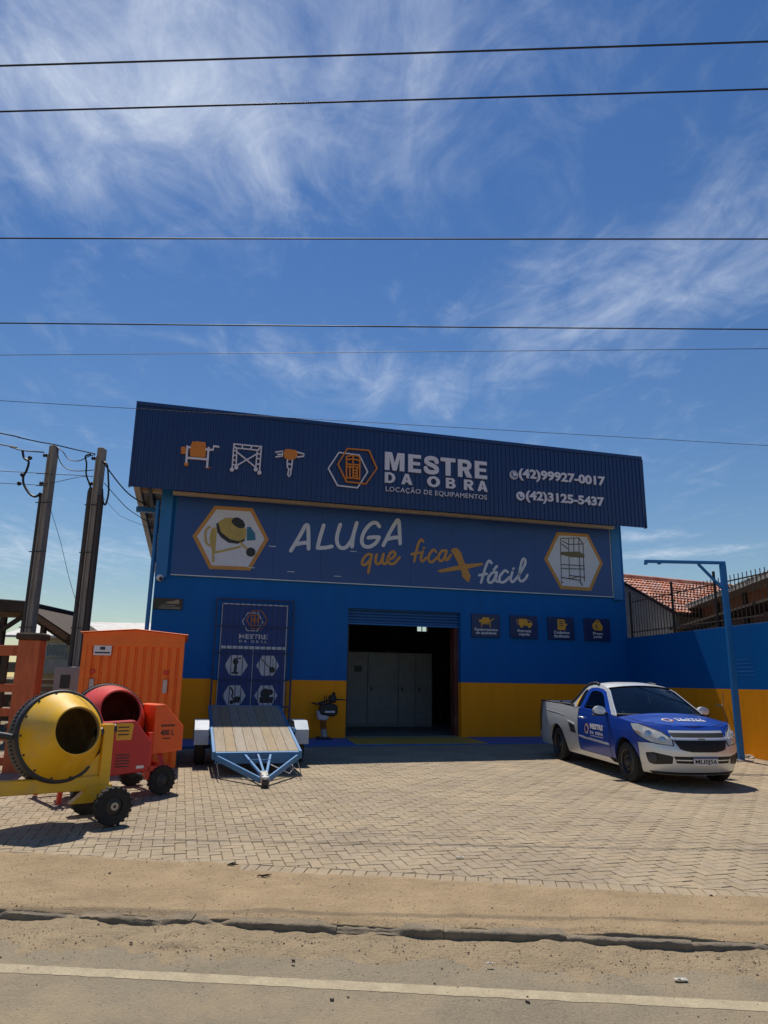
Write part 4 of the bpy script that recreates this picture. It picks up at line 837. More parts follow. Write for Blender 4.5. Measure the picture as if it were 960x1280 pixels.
for s in (-1, 1):
    panel('bed_side', qlist(-3.64, -1.715, 22, rarch), lambda q: arch(q, RC), lambda q: ztop(q), M_sil, s)
    d_ = panel('door', qlist(-1.705, -.505, 16), lambda q: .30, lambda q: ztop(q), M_cblue, s)
    panel('sill', qlist(-2.29, -.38, 16), lambda q: .20, lambda q: .292 if -1.71 < q < -.5 else .234+(0), M_sil, s, rows=4)
    fq = sorted(set([x for x in frange(-.495, .1, 8)]+[q_of_x(x) for x in farch if x > -.495]+[.375]+frange(.1, .86, 14)))
    ql = q_of_x(.375)
    def flo(q):
        x = cpt(q, .6, 1).x
        if x < .375 and q < ql: return max(arch(x, 0, lo=.30), .30)
        return .645+.03*(q-ql)
    panel('front_fender', [q for q in fq if q <= ql+1e-6], flo, ztop, M_cblue, s)
    panel('headlight_panel', frange(ql+.002, .80, 12), lambda q: .645+.03*(q-ql), ztop, M_cblue, s)
    # mirror
    mr_ = OBJ('mirror', MB().lathe([(0, -.10), (.07, -.09), (.10, -.02), (.10, .05), (.0, .06)], (0, 0, 0), (1, 0, .05), 16).mesh('mirror', M_sil, smooth=50, T=Matrix.Translation((-.62, s*.955, 1.045)) @ Matrix.Diagonal((1, 1, .72, 1))), car)
    MB().box(-.66, -.58, min(s*.80, s*.90), max(s*.80, s*.90), .985, 1.02).build('mirror_arm', M_blk, mr_, bevel=.01)
    MB().box(-.70, -.55, min(s*.875, s*1.055), max(s*.875, s*1.055), .955, .985).build('mirror_base', M_blk, mr_, bevel=.012)
    mb = MB(); mb.tube([cpt(-1.60, .865, s, .012), cpt(-1.59, .872, s, .03), cpt(-1.46, .868, s, .03), cpt(-1.45, .86, s, .012)], .014, 8); mb.build('door_handle', M_sil, d_, smooth=50)
    patch('door_moulding', [(-1.68, .515), (-.54, .49), (-.54, .525), (-1.68, .55)], M_sil, s, .010, 3, 20, d_)
    patch('bed_step', [(-2.12, .735), (-1.86, .70), (-1.80, .565), (-2.02, .575)], M_blk, s, .004)
    patch('bed_step_trim', [(-2.16, .775), (-1.90, .742), (-1.885, .712), (-2.12, .742)], M_sil, s, .008, 4, 10)
    patch('tail_light', [(-3.638, 1.05), (-3.45, 1.05), (-3.42, .80), (-3.46, .50), (-3.638, .42)], mat('tail_lens', (.022, .026, .045), .2, coat=.6), s, .006)
    patch('headlight_surround', [(.185, .915), (.36, .917), (.53, .878), (.72, .812), (.815, .712), (.805, .612), (.65, .622), (.49, .652), (.345, .72), (.235, .81)], M_blk, s, .004, 16, 18)
    patch('bumper_gap', [(ql, .640), (.80, .6535), (.80, .661), (ql, .648)], M_blk, s, .003, 2, 14, thick=.01)
    hl = patch('headlight', [(.20, .905), (.36, .905), (.52, .865), (.70, .80), (.80, .71), (.79, .625), (.66, .635), (.50, .665), (.36, .73), (.25, .82)], mat('headlight_lens', (.62, .62, .58), .12, coat=1.0, var=.25, scale=9), s, .008, 16, 18)
    for q, z, r in ((.50, .765, .062), (.68, .70, .052)):
        c = cpt(q, z, s, .012); th = (q-.1)*math.pi/2; ax = (math.sin(th)*.98, s*math.cos(th), .25)
        MB().lathe([(0, .012), (r*.45, .012), (r*.5, -.004), (r*.8, -.008), (r, .006), (r*1.05, .002)], c, ax, 20).build('lamp_reflector', mat('lamp_chrome', (.72, .72, .70), .15, metal=.9), hl, smooth=40)
    patch('turn_signal', [(.27, .82), (.36, .80), (.40, .74), (.36, .75)], mat('amber_lens', (.45, .28, .15), .2), s, .011, 6, 6, hl)
    for qq in (-1.71, -.50): patch('door_gap', [(qq-.006, .30), (qq+.006, .30), (qq+.006, ztop(qq)-.005), (qq-.006, ztop(qq)-.005)], M_blk, s, .0025, 10, 1, thick=.01)
    patch('fuel_flap' if s > 0 else 'side_crease', [(-3.30, .905), (-2.30, .86), (-2.30, .868), (-3.30, .913)], M_sil, s, .006, 2, 16, thick=.012)
    fg = patch('fog_recess', [(.40, .50), (.52, .515), (.78, .47), (.76, .36), (.50, .335), (.42, .40)], M_blk, s, .004)
    c = cpt(.50, .425, s, .006); th = .4*math.pi/2; MB().lathe([(0, .008), (.06, .008), (.075, .0), (.08, .006)], c, (math.sin(th), s*math.cos(th), 0), 18).build('fog_cover', mat('grey_plastic', (.05, .05, .055), .5), fg, smooth=40)
    # cab side
    def yg(z): return .805-(z-.985)*.50-(max(0, z-1.3))**2*1.2
    def shell(name, poly, hole, m, off=0, th_=.02, parent=None):
        mb = MB(); P = [Vector((x, s*(yg(z)+off), z)) for x, z in poly]; H_ = [Vector((x, s*(yg(z)+off), z)) for x, z in hole] if hole else []
        bm = bmesh.new(); loops = []
        for L_ in (P, H_):
            vs_ = [bm.verts.new(v) for v in L_]; loops.append(vs_)
            for i in range(len(vs_)): bm.edges.new((vs_[i], vs_[(i+1) % len(vs_)]))
        r_ = bmesh.ops.triangle_fill(bm, use_beauty=True, use_dissolve=False, edges=bm.edges[:], normal=(0, s, 0))
        for L_ in loops:
            if L_:
                nv = [bm.verts.new(v.co-Vector((0, s*th_, 0))) for v in L_]
                for i in range(len(L_)): bm.faces.new((L_[i], L_[(i+1) % len(L_)], nv[(i+1) % len(L_)], nv[i]))
        bmesh.ops.recalc_face_normals(bm, faces=bm.faces[:])
        me = bpy.data.meshes.new(name); bm.to_mesh(me); bm.free(); me.materials.append(m); return OBJ(name, me, parent or car)
    roofl = [(-.98, 1.395), (-1.14, 1.43), (-1.35, 1.45), (-1.58, 1.445), (-1.76, 1.415)]
    sail = [(-1.84, 1.34), (-1.93, 1.23), (-2.02, 1.14), (-2.12, 1.075), (-2.24, 1.045)]
    dframe = [(-.46, .985), (-.72, 1.17), (-.95, 1.335), (-1.12, 1.38), (-1.36, 1.40), (-1.56, 1.39), (-1.64, 1.36), (-1.69, 1.16), (-1.70, 1.015)]
    dwin = [(-.68, 1.01), (-.83, 1.14), (-.98, 1.265), (-1.12, 1.325), (-1.34, 1.345), (-1.47, 1.335), (-1.53, 1.29), (-1.565, 1.03)]
    shell('cab_side', [(-.30, .98), (-.60, 1.175), (-.85, 1.345)]+roofl+sail+[(-1.72, 1.02)]+dframe[::-1], None, M_sil)
    shell('door_frame', dframe, dwin, M_cblue, .004, .03, d_)
    sw_ = shell('door_window', dwin, None, M_glass, -.018, .006, d_)
    shell('quarter_window', [(-1.715, 1.04), (-1.69, 1.20), (-1.665, 1.345), (-1.74, 1.35), (-1.80, 1.28), (-1.84, 1.16), (-1.85, 1.05)], None, mat('black_glass', (.01, .01, .012), .08, coat=.5), .008)
    shell('orange_sticker', [(-1.835, 1.05), (-1.825, 1.16), (-1.80, 1.25), (-1.785, 1.28), (-1.85, 1.22), (-1.895, 1.13), (-1.885, 1.06)], None, M_gold, .011)
    # roof rail running down the sail panel
    rp_ = [Vector((x, s*(yg(z)+.0), z+.012)) for x, z in [(-1.36, 1.44), (-1.48, 1.46), (-1.6, 1.46), (-1.76, 1.43)]+[(-1.85, 1.35), (-1.94, 1.24), (-2.03, 1.15), (-2.14, 1.075)]]
    MB().tube(rp_, .022, 8).build('roof_rail', M_blk, car, smooth=50)
    mb = MB(); mb.box(-3.60, -1.99, min(s*.69, s*.79), max(s*.69, s*.79), 1.052, 1.075); mb.build('bed_rail', M_blk, car, bevel=.01)
    for x in (-3.3, -2.7, -2.2): MB().box(x-.02, x+.02, min(s*.70, s*.74), max(s*.70, s*.74), 1.076, 1.11).build('tie_hook', M_blk, car, bevel=.006)
    mb = MB(); mb.box(-3.60, -1.95, min(s*.66, s*.685), max(s*.66, s*.685), .60, 1.051); mb.build('bed_wall', M_blk, car)
    # wheel arch liners
    for cx in (0, RC):
        g = [[Vector((cx+r_*math.cos(math.pi*i/14), s*y_, .30+r_*math.sin(math.pi*i/14))) for i in range(15)] for r_, y_ in ((.372, .80), (.372, .50))]
        MB().grid(g).build('arch_liner', M_blk, car)
# hood with crown, nose, grille, bumper
hq = frange(-.22, .1, 5)+frange(.16, 1.1, 22); g = []
for q in hq:
    p = cpt(q, ztop(q), 1); k = max(0, min(1, (.62-p.x)/.5)); cr = .022+.05*k
    g.append([Vector((p.x+(.05*(1-abs(j/8)**2) if q < -.1 else 0), p.y*j/8, p.z-.002+cr*(1-abs(j/8)**2.2))) for j in range(-8, 9)])
hood = MB().grid(g, flip=True).build('hood', M_cblue, car, smooth=50)
for s in (-1, 1):   # shut lines
    pts = [cpt(q, ztop(q), 1) for q in hq[:-6]]
    mb = MB(); mb.tube([Vector((p.x, s*p.y*.87, p.z+.001+(.022+.05*max(0, min(1, (.62-p.x)/.5)))*(1-.87**2.2))) for p in pts], .0035, 5); mb.build('hood_gap', M_blk, hood)
bq = frange(q_of_x(.375)+.004, 1.1, 26)
for s in (-1, 1): panel('bumper', bq, lambda q: .195+.03*max(0, .6-q), lambda q: .64+.03*(q-.35) if q < .8 else .6535, M_sil, s, rows=12)
for s in (-1, 1): (panel('nose_panel', frange(.802, 1.1, 10), lambda q: .656, lambda q: .83, M_sil, s, rows=6, lip=False), panel('hood_lip', frange(.802, 1.1, 10), lambda q: .834, ztop, M_cblue, s, rows=3, lip=False))
def qy(y, z):   # q from y on the nose
    w_ = interp(WZ, z); th = math.acos(max(0, min(1, (abs(y)/w_)))**(PW/2)); q = .1+th*2/math.pi; return q if y < 0 else 2.2-q
def fp(name, pts, m, off=.006, nr=6, nc=24, thick=.02, parent=None): return patch(name, [(qy(y, z), z) for y, z in pts], m, -1, off, nr, nc, parent, thick=thick)
M_mesh = mat('grille_mesh', (.012, .012, .013), .6, var=.6, scale=70, bump=.6, bscale=140)
fp('upper_grille', [(-.43, .80), (-.45, .79), (-.41, .735), (.41, .735), (.45, .79), (.43, .80)], M_mesh)
fp('grille_bar', [(-.46, .735), (-.44, .70), (.44, .70), (.46, .735)], M_sil, .018, 3)
fp('lower_grille', [(-.43, .698), (-.36, .565), (-.2, .535), (.2, .535), (.36, .565), (.43, .698)], M_mesh, .008, 8)
for z in (.58, .61, .64, .67): fp('grille_slat', [(-.36, z+.006), (-.35, z), (.35, z), (.36, z+.006)], M_blk, .013, 1)
fp('emblem', [(-.06, .728), (-.05, .706), (.05, .706), (.06, .728)], mat('emblem_gold', (.42, .36, .2), .3, metal=.7), .021, 2, 6)
lg_ = fp('lower_intake', [(-.46, .47), (-.42, .37), (.42, .37), (.46, .47)], M_mesh, .004)
fp('intake_bar', [(-.44, .425), (-.43, .41), (.43, .41), (.44, .425)], M_sil, .010, 1)
fp('lower_lip', [(-.70, .235), (-.66, .20), (.66, .20), (.70, .235)], M_blk, .006, 3)
px_ = cpt(1.1, .40, 1).x+.018
pl = OBJ('number_plate', MB().box(-.2, .2, -.008, .0, -.065, .065).mesh('number_plate', mat('plate_white', (.62, .63, .65), .4), bevel=.004), car, (px_, 0, .405), (0, 0, math.pi/2))
MB().box(-.198, .198, -.0095, -.0082, .040, .062).build('plate_band', mat('plate_blue', (.01, .03, .22), .4), pl)
OBJ('plate_text', text_me('MLI0J56', (-.175, .175, -.05, .03), -.0105, -.0082, M_bk, bold=.02), pl)
# windscreen, roof, rear window
def lerp(a_, b_, t): return a_+(b_-a_)*t
g = []
for i in range(11):
    v = i/10; xe = lerp(-.33, -.98, v); ze = lerp(.985, 1.395, v); ye = yg(ze)-.015; bow = lerp(.16, .07, v)
    g.append([Vector((xe+bow*(1-abs(j/8)**2), ye*j/8, ze+lerp(.0, .045, v)*(1-abs(j/8)**2)+.03*math.sin(math.pi*v)*(1-abs(j/8)**3))) for j in range(-8, 9)])
MB().grid(g).build('windscreen', M_glass, car, smooth=60)
for s in (0, 1):    # black screen border
    r = g[0] if s == 0 else g[-1]; MB().tube([p+Vector((.004, 0, .004)) for p in r], .028 if s == 0 else .012, 6).build('screen_seal', M_blk, car, smooth=60)
g = []
rl = [(-.97, 1.392)]+roofl[1:]+[(-1.80, 1.40)]
for i, (x, z) in enumerate(rl):
    ye = yg(z)+.002; bow = .07 if i == 0 else (.045 if i == 1 else 0)
    g.append([Vector((x+bow*(1-abs(j/8)**2), ye*j/8, z+.002+.048*(1-abs(j/8)**2.4))) for j in range(-8, 9)])
MB().grid(g, flip=True).build('roof', M_sil, car, smooth=60)
MB().box(-.93, -.915, -.05, .05, 1.33, 1.385).build('interior_mirror', M_inter, car, bevel=.006)
MB().box(-.905, -.90, .08, .17, 1.36, 1.41).build('inspection_sticker', M_wht, car)
g = [[Vector((x, y*j/4, z)) for j in range(-4, 5)] for x, z, y in ((-1.80, 1.40, .57), (-1.93, 1.06, .74))]; MB().grid(g, flip=True).build('rear_window', M_glass, car)
for s in (-1, 1):
    mb = MB(); mb.tube([(-.24+.10*0, s*.05, .995), (-.30, s*.30-.1, 1.015), (-.36, s*.55-.12, 1.03)], .008, 6); mb.build('wiper', M_blk, car)
MB().box(-.55, -.22, -.70, .70, .86, .965).build('dashboard', M_inter, car, bevel=.03)
mb = MB(); mb.tube([(-.72+.05*math.cos(t), .33+.18*math.cos(t*1.0), .97+.17*math.sin(t)) for t in [2*math.pi*i/24 for i in range(24)]], .014, 6, closed=True); mb.build('steering_wheel', M_inter, car, smooth=60)
for y in (-.34, .34):
    st = OBJ('seat', MB().box(-1.45, -.95, y-.23, y+.23, .48, .62).mesh('seat', M_inter, bevel=.04), car)
    MB().box(-1.58, -1.44, y-.23, y+.23, .55, 1.12).build('backrest', M_inter, st, bevel=.05); MB().box(-1.57, -1.48, y-.12, y+.12, 1.14, 1.30).build('headrest', M_inter, st, bevel=.03)
MB().box(-1.93, -.1, -.74, .74, .28, .47).build('cab_floor', M_inter, car); MB().box(-.9, .55, -.50, .50, .25, .86).build('engine_bay', M_blk, car)
MB().box(-3.56, -1.90, -.65, .65, .45, .60).build('bed_floor', M_blk, car); MB().box(-1.95, -1.90, -.66, .66, .60, 1.04).build('bed_front', M_blk, car)
MB().box(-3.66, -3.60, -.755, .755, .50, 1.06).build('tailgate', M_sil, car, bevel=.015); MB().box(-3.74, -3.60, -.76, .76, .30, .49).build('rear_bumper', M_blk, car, bevel=.03)
MB().box(-3.4, .5, -.55, .55, .19, .249).build('underbody', M_blk, car)
# wheels
def wheel(cx, y):
    s = 1 if y > 0 else -1
    w_ = OBJ('wheel', MB().lathe([(.30*.62, -.085), (.26, -.095), (.288, -.085), (.299, -.06), (.30, .06), (.288, .085), (.26, .095), (.30*.62, .085)], (0, 0, 0), (0, 1, 0), 40).mesh('wheel', M_tyre, smooth=50), car, (cx, y, .30)); 
    pr_ = [(.19, .075), (.185, .05), (.165, .035), (.15, .055), (.10, .075), (.075, .06), (.06, .085), (.035, .095), (0, .095)]
    rm_ = OBJ('rim', MB().lathe([(a_, b_*s) for a_, b_ in pr_], (0, 0, 0), (0, 1, 0), 36).mesh('rim', M_rim, smooth=35), w_)
    for k in range(10):
        a_ = 2*math.pi*k/10; MB().lathe([(0, .062*s), (.013, .060*s)], (.125*math.cos(a_), .005*s, .125*math.sin(a_)), (0, 1, 0), 8).build('rim_slot', M_blk, rm_)
    mb = MB(); mb.lathe([(.195, .082*s), (.187, .090*s), (.180, .082*s)], (0, 0, 0), (0, 1, 0), 36); mb.build('rim_edge', mat('steel_worn', (.16, .15, .14), .4, metal=.7), rm_, smooth=50)
for cx in (0, RC):
    for y in (-.725, .725): wheel(cx, y)
# logos on door and hood
def wrap_text(txt, box, bold, space=1.0, parent=None, m=M_wht):
    me = text_me(txt, box, 0, .001, m, bold=bold, space=space)
    for v in me.vertices: x, y, z = v.co; p = cpt(x, z, -1, .0055 if y < .0005 else .0035); v.co = p
    me.update(); return OBJ('logo_text', me, parent or car)
doorR = [o for o in car.children if o.name.startswith('door') and o.name.split('.')[0] == 'door'][0]
wrap_text('MESTRE', (-1.20, -.72, .70, .79), .04, parent=doorR); wrap_text('DA OBRA', (-1.20, -.72, .615, .665), .03, 1.6, parent=doorR); wrap_text('LOCAÇÃO DE EQUIPAMENTOS', (-1.20, -.72, .575, .598), .0, parent=doorR)
def side_ring(cx, cz, r, m):
    mb = MB(); ring(mb, hexa(cx, cz, r), .014, 0, .001); me = mb.mesh('logo_hexagon', m)
    for v in me.vertices: x, y, z = v.co; v.co = cpt(x, z, -1, .0055 if y < .0005 else .0035)
    OBJ('logo_hexagon', me, doorR)
side_ring(-1.35, .68, .085, M_wht); side_ring(-1.33, .70, .085, M_org)
def hood_z(x, y):
    best = min(hq, key=lambda q: abs(cpt(q, ztop(q), 1).x-x)); 
    qs = sorted(hq, key=lambda q: cpt(q, ztop(q), 1).x)
    def zat(q):
        p = cpt(q, ztop(q), 1); k = max(0, min(1, (.62-p.x)/.5)); return p.x, p.z-.002+(.022+.05*k)*(1-min(1, abs(y/max(p.y, .01)))**2.2)
    pr_ = [zat(q) for q in qs]; return interp(pr_, x)
def hood_put(me):
    for v in me.vertices: a_, y, b_ = v.co; X = b_; Y = a_; v.co = (X, Y, hood_z(X, Y)+(.007 if y < .0005 else .004))
    me.update(); return OBJ('hood_logo', me, hood)
hood_put(text_me('MESTRE', (-.12, .36, .315, .40), 0, .001, M_wht, bold=.04)); hood_put(text_me('DA OBRA', (-.12, .36, .245, .29), 0, .001, M_wht, bold=.03, space=1.6))
mb = MB(); ring(mb, hexa(-.28, .32, .085), .016, 0, .001); hood_put(mb.mesh('hood_logo', M_wht)); mb = MB(); ring(mb, hexa(-.26, .335, .085), .016, -.0, .001); hood_put(mb.mesh('hood_logo', M_org))
# ------------------------------------------------------------------ concrete mixers
M_mixy = mat('mixer_yellow', (.80, .45, .012), .38, var=.08, scale=5, coat=.15, dirt=.55, dirtc=(.46, .37, .22)); M_mixin = mat('drum_inside', (.30, .17, .05), .8, var=.4, dirt=.6, dirtc=(.34, .28, .2))
M_red = mat('mixer_red', (.66, .035, .015), .42, var=.08, scale=5, coat=.1, dirt=.2, dirtc=(.45, .07, .04)); M_orr = mat('mixer_orange_red', (.80, .11, .015), .42, var=.07, scale=5, dirt=.25, dirtc=(.5, .16, .08)); M_crim = mat('cover_crimson', (.50, .022, .025), .45, var=.06, dirt=.15, dirtc=(.42, .08, .05))
M_gear = mat('ring_gear', (.035, .035, .04), .6, var=.3, dirt=.4, dirtc=(.12, .1, .08)); M_drd = mat('drum_red_inside', (.24, .03, .02), .8, var=.4)
def ang(vx, vy): return math.atan2(vy, vx)
def tread_wheel(par, x, y, r, w_, hub):
    wh = OBJ('wheel', MB().lathe([(r*.45, -w_/2), (r*.93, -w_/2), (r*.97, -w_*.3), (r*.97, w_*.3), (r*.93, w_/2), (r*.45, w_/2)], (0, 0, 0), (0, 1, 0), 32).mesh('wheel', M_tyre, smooth=40), par, (x, y, r))
    mb = MB()
    for k in range(20):
        a_ = 2*math.pi*k/20; T = Matrix.Rotation(-a_, 4, 'Y'); mb.box(r*.93, r*1.0, -w_/2*1.04, w_/2*1.04, -r*.07, r*.07, 0, T)
    o = mb.build('tread', M_tyre, wh); o['kind'] = 'stuff'
    MB().lathe([(r*.46, -w_*.35), (r*.46, w_*.35), (r*.30, w_*.40), (r*.16, w_*.52), (r*.14, w_*.6), (0, w_*.6)], (0, 0, 0), (0, 1, 0), 24).build('rim', M_rim, wh, smooth=40)
    MB().lathe([(r*.20, w_*.50), (r*.20, w_*.62), (r*.10, w_*.64), (r*.08, w_*.58), (0, w_*.58)], (0, 0, 0), (0, 1, 0), 20).build('hub', hub, wh, smooth=40)
    return wh
# yellow mixer
mx_ = thing('concrete_mixer', 'yellow concrete mixer with open drum facing the street, nearest the camera', 'mixer', (-3.135, 8.5, .05), ang(-.76, -.65))
tilt = R(11); DA = Vector((-.13, math.cos(tilt), math.sin(tilt))).normalized(); DC = Vector((.49, -.06, .91))
drum = OBJ('drum', MB().lathe([(.462, .05), (.445, .09), (.262, .36), (.248, .40), (.254, .415), (.242, .418), (.234, .39), (.25, .35), (.43, .08), (.44, 0), (.43, -.25), (.27, -.42), (0, -.44)], DC, DA, 56, mf=[0, 0, 0, 0, 0, 1, 1, 1, 1, 1, 1, 1]).mesh('drum', [M_mixy, M_mixin], smooth=35), mx_)
MB().lathe([(.445, -.28), (.29, -.46), (0, -.48)], DC, DA, 48).build('drum_back', M_mixy, drum, smooth=40); MB().lathe([(.465, -.02), (.445, -.28)], DC, DA, 48).build('drum_belt', M_mixy, drum, smooth=40)
MB().lathe([(.44, -.17), (.485, -.17), (.498, -.15), (.498, .035), (.485, .05), (.455, .052)], DC, DA, 64).build('ring_gear', M_gear, drum, smooth=40)
for k in range(3):
    a_ = 2.1*k+.6; e1 = Vector((1, 0, 0)); e2 = DA.cross(e1); rdir = e1*math.cos(a_)+e2*math.sin(a_); c = DC+rdir*.32
    mb = MB(); mb.bar(c+DA*-.15, c+DA*.22-rdir*.05, .14, .012, upv=rdir); mb.build('mixing_blade', M_mixin, drum)
mb = MB(); mb.bar((-.02, 0, .40), (1.75, 0, .42), .09, .15); mb.build('chassis_beam', M_mixy, mx_, bevel=.01)
MB().box(-.07, .05, -.05, .05, .22, 1.03).build('drum_post', M_mixy, mx_, bevel=.008); MB().prism([(.05, .45), (.30, .47), (.05, .72)], -.012, .012).build('gusset', M_mixy, mx_); MB().prism([(-.12, .20), (.34, .20), (.12, .38), (-.1, .38)], -.06, .06).build('axle_bracket', M_mixy, mx_, bevel=.006)
mb = MB(); mb.tube([(0, -.39, .19), (0, .39, .19)], .022, 10); mb.build('axle', M_darkst, mx_)
MB().box(1.16, 1.24, -.05, .05, .40, 1.05).build('drum_post', M_mixy, mx_, bevel=.008)
mb = MB(); mb.tube([(1.34, .27*math.cos(t), .98+.27*math.sin(t)) for t in [2*math.pi*i/28 for i in range(28)]], .014, 8, closed=True)
for k in range(4): a_ = k*math.pi/2+.4; mb.tube([(1.32, 0, .98), (1.34, .27*math.cos(a_), .98+.27*math.sin(a_))], .010, 6)
mb.build('handwheel', M_mixy, mx_, smooth=50)
MB().lathe([(0, -.02), (.16, -.02), (.16, .03), (0, .03)], (1.27, 0, .98), (1, 0, 0), 24).build('tilt_disc', M_mixy, mx_, smooth=40)
MB().tube([(-.1, 0, .98), (.12, 0, .93)], .05, 12).build('trunnion', M_darkst, mx_, smooth=40); MB().tube([(1.0, 0, .92), (1.3, 0, .98)], .035, 10).build('trunnion', M_darkst, mx_, smooth=40)
mb = MB(); mb.bar((1.68, 0, .36), (1.72, .0, 0), .06, .06); mb.build('front_leg', M_mixy, mx_)
for y in (-.39, .39): tread_wheel(mx_, 0, y, .20, .10, M_cream)
def gear_teeth(par, DC, DA, r, h0, n, m):
    e1 = Vector((1, 0, 0)); e1 = (e1-DA*e1.dot(DA)).normalized(); e2 = DA.cross(e1); mb = MB()
    for k in range(n):
        a_ = 2*math.pi*k/n; rd = e1*math.cos(a_)+e2*math.sin(a_); mb.bar(DC+rd*(r+.006)+DA*h0, DC+rd*(r+.006)+DA*(h0+.05), .016, .02, upv=rd)
    o = mb.build('gear_teeth', m, par); o['kind'] = 'stuff'
gear_teeth(drum, DC, DA, .498, -.10, 72, M_gear)
for k in range(14):     # bolts round the cone seam
    a_ = 2*math.pi*k/14; e1 = Vector((1, 0, 0)); e1 = (e1-DA*e1.dot(DA)).normalized(); e2 = DA.cross(e1); rd = e1*math.cos(a_)+e2*math.sin(a_)
    MB().lathe([(0, .016), (.012, .014), (.013, 0)], DC+rd*.452+DA*.074, DA, 8).build('bolt', M_gear, drum)
# red mixer
mr2 = thing('concrete_mixer', 'red concrete mixer with tilted drum and 400 L side cover', 'mixer', (-3.25, 10.45, gz(0, 10.45)), ang(-.742, -.67))
tilt = R(20); DA = Vector((.05, math.cos(tilt), math.sin(tilt))).normalized(); DC = Vector((.58, -.05, .93))
M_drum2 = mat('drum_vermilion', (.70, .06, .03), .38, var=.08, scale=4, coat=.2, dirt=.25, dirtc=(.45, .2, .14))
drum = OBJ('drum', MB().lathe([(.475, .04), (.465, .10), (.30, .40), (.272, .45), (.278, .465), (.262, .468), (.255, .44), (.285, .39), (.45, .09), (.455, 0), (.44, -.25), (.26, -.42), (0, -.44)], DC, DA, 56, mf=[0, 0, 0, 0, 0, 1, 1, 1, 1, 1, 1, 1]).mesh('drum', [M_drum2, M_drd], smooth=35), mr2)
MB().lathe([(.48, -.03), (.46, -.28), (.28, -.45), (0, -.47)], DC, DA, 48).build('drum_back', M_drum2, drum, smooth=40)
MB().lathe([(.47, -.03), (.505, -.03), (.512, -.02), (.512, .035), (.50, .045), (.47, .045)], DC, DA, 64).build('ring_gear', M_gear, drum, smooth=40)
for k in range(3):
    a_ = 2.1*k+.9; e1 = Vector((1, 0, 0)); e2 = DA.cross(e1).normalized(); rdir = e1*math.cos(a_)+e2*math.sin(a_); c = DC+rdir*.33
    mb = MB(); mb.bar(c+DA*-.15, c+DA*.2-rdir*.05, .13, .012, upv=rdir); mb.build('mixing_blade', M_drd, drum)
gear_teeth(drum, DC, DA, .512, -.02, 72, M_gear)
cov = OBJ('side_cover', MB().prism([(.10, .50), (.10, 1.15), (-.04, 1.16), (-.34, .86), (-.34, .54)], -.18, .34).mesh('side_cover', M_orr, bevel=.01), mr2)
def on_front(txt, cx, cz, w_, h_, y, par, m, bold):
    me = text_me(txt, (-w_/2, w_/2, -h_/2, h_/2), 0, .002, m, bold=bold)
    for v in me.vertices: a_, yy_, b_ = v.co; v.co = (cx-a_, y-yy_+.002, cz+b_)
    return OBJ('cover_text', me, par)
on_front('400 L', -.10, .78, .20, .075, .342, cov, M_bk, .03)
for i in range(7): MB().box(-.20+i*.029, -.20+i*.029+.021, .341, .344, .858, .886).build('cover_print', M_bk, cov)
MB().box(-.15, -.04, .341, .344, .695, .710).build('cover_print', M_bk, cov)
cv2 = OBJ('motor_cover', MB().prism([(1.06, .28), (1.03, .95), (.50, .97), (.26, .70), (.28, .33)], .50, .64).mesh('motor_cover', M_crim, bevel=.012), mr2)
MB().prism([(.74, .73), (.54, .73), (.52, .92), (.56, .94), (.74, .94), (.76, .92)], .641, .646).build('warning_sticker', M_gold, cv2)
for i in range(3): MB().box(.58, .72, .647, .649, .79+.045*i, .805+.045*i).build('sticker_text', M_bk, cv2)
for i in range(5): MB().box(.54, .72, .641, .645, .40+.035*i, .412+.035*i).build('vent_slot', M_gear, cv2)
MB().box(.34, .44, .641, .645, .37, .405).build('name_plate', M_wht, cv2)
for x in (-.02, 1.02):
    MB().box(x-.035, x+.035, -.05, .05, .25, 1.0).build('drum_post', M_red, mr2, bevel=.006)
    mb = MB(); mb.bar((x, .05, .75), (x, .48, .30), .05, .05); mb.build('post_brace', M_red, mr2)
for y in (-.42, .46): MB().box(-.12, 1.35, y-.03, y+.03, .30, .37).build('chassis_rail', M_red, mr2, bevel=.006)
for x in (-.1, 1.3): MB().box(x-.03, x+.03, -.39, .43, .30, .37).build('chassis_crossbar', M_red, mr2)
MB().box(.17, .23, .44, .49, .2, .80).build('cover_post', M_red, mr2, bevel=.005)
mb = MB(); mb.bar((1.28, .45, .30), (1.30, .45, 0), .05, .05); mb.build('front_leg', M_red, mr2); mb = MB(); mb.bar((1.28, -.42, .30), (1.30, -.42, 0), .05, .05); mb.build('front_leg', M_red, mr2)
mb = MB(); mb.tube([(0, -.48, .185), (0, .48, .185)], .022, 10); mb.build('axle', M_darkst, mr2); MB().box(-.03, .03, -.05, .05, .18, .30).build('axle_bracket', M_red, mr2)
for y in (-.48, .48): tread_wheel(mr2, 0, y, .185, .09, M_gear)
mb = MB(); mb.tube([(1.12, .30*math.cos(t)-.0, 0.95+.30*math.sin(t)) for t in [2*math.pi*i/28 for i in range(28)]], .013, 8, closed=True)
for k in range(4): a_ = k*math.pi/2; mb.tube([(1.06, 0, .95), (1.12, .30*math.cos(a_), .95+.30*math.sin(a_))], .009, 6)
mb.build('handwheel', M_red, mr2, smooth=50)

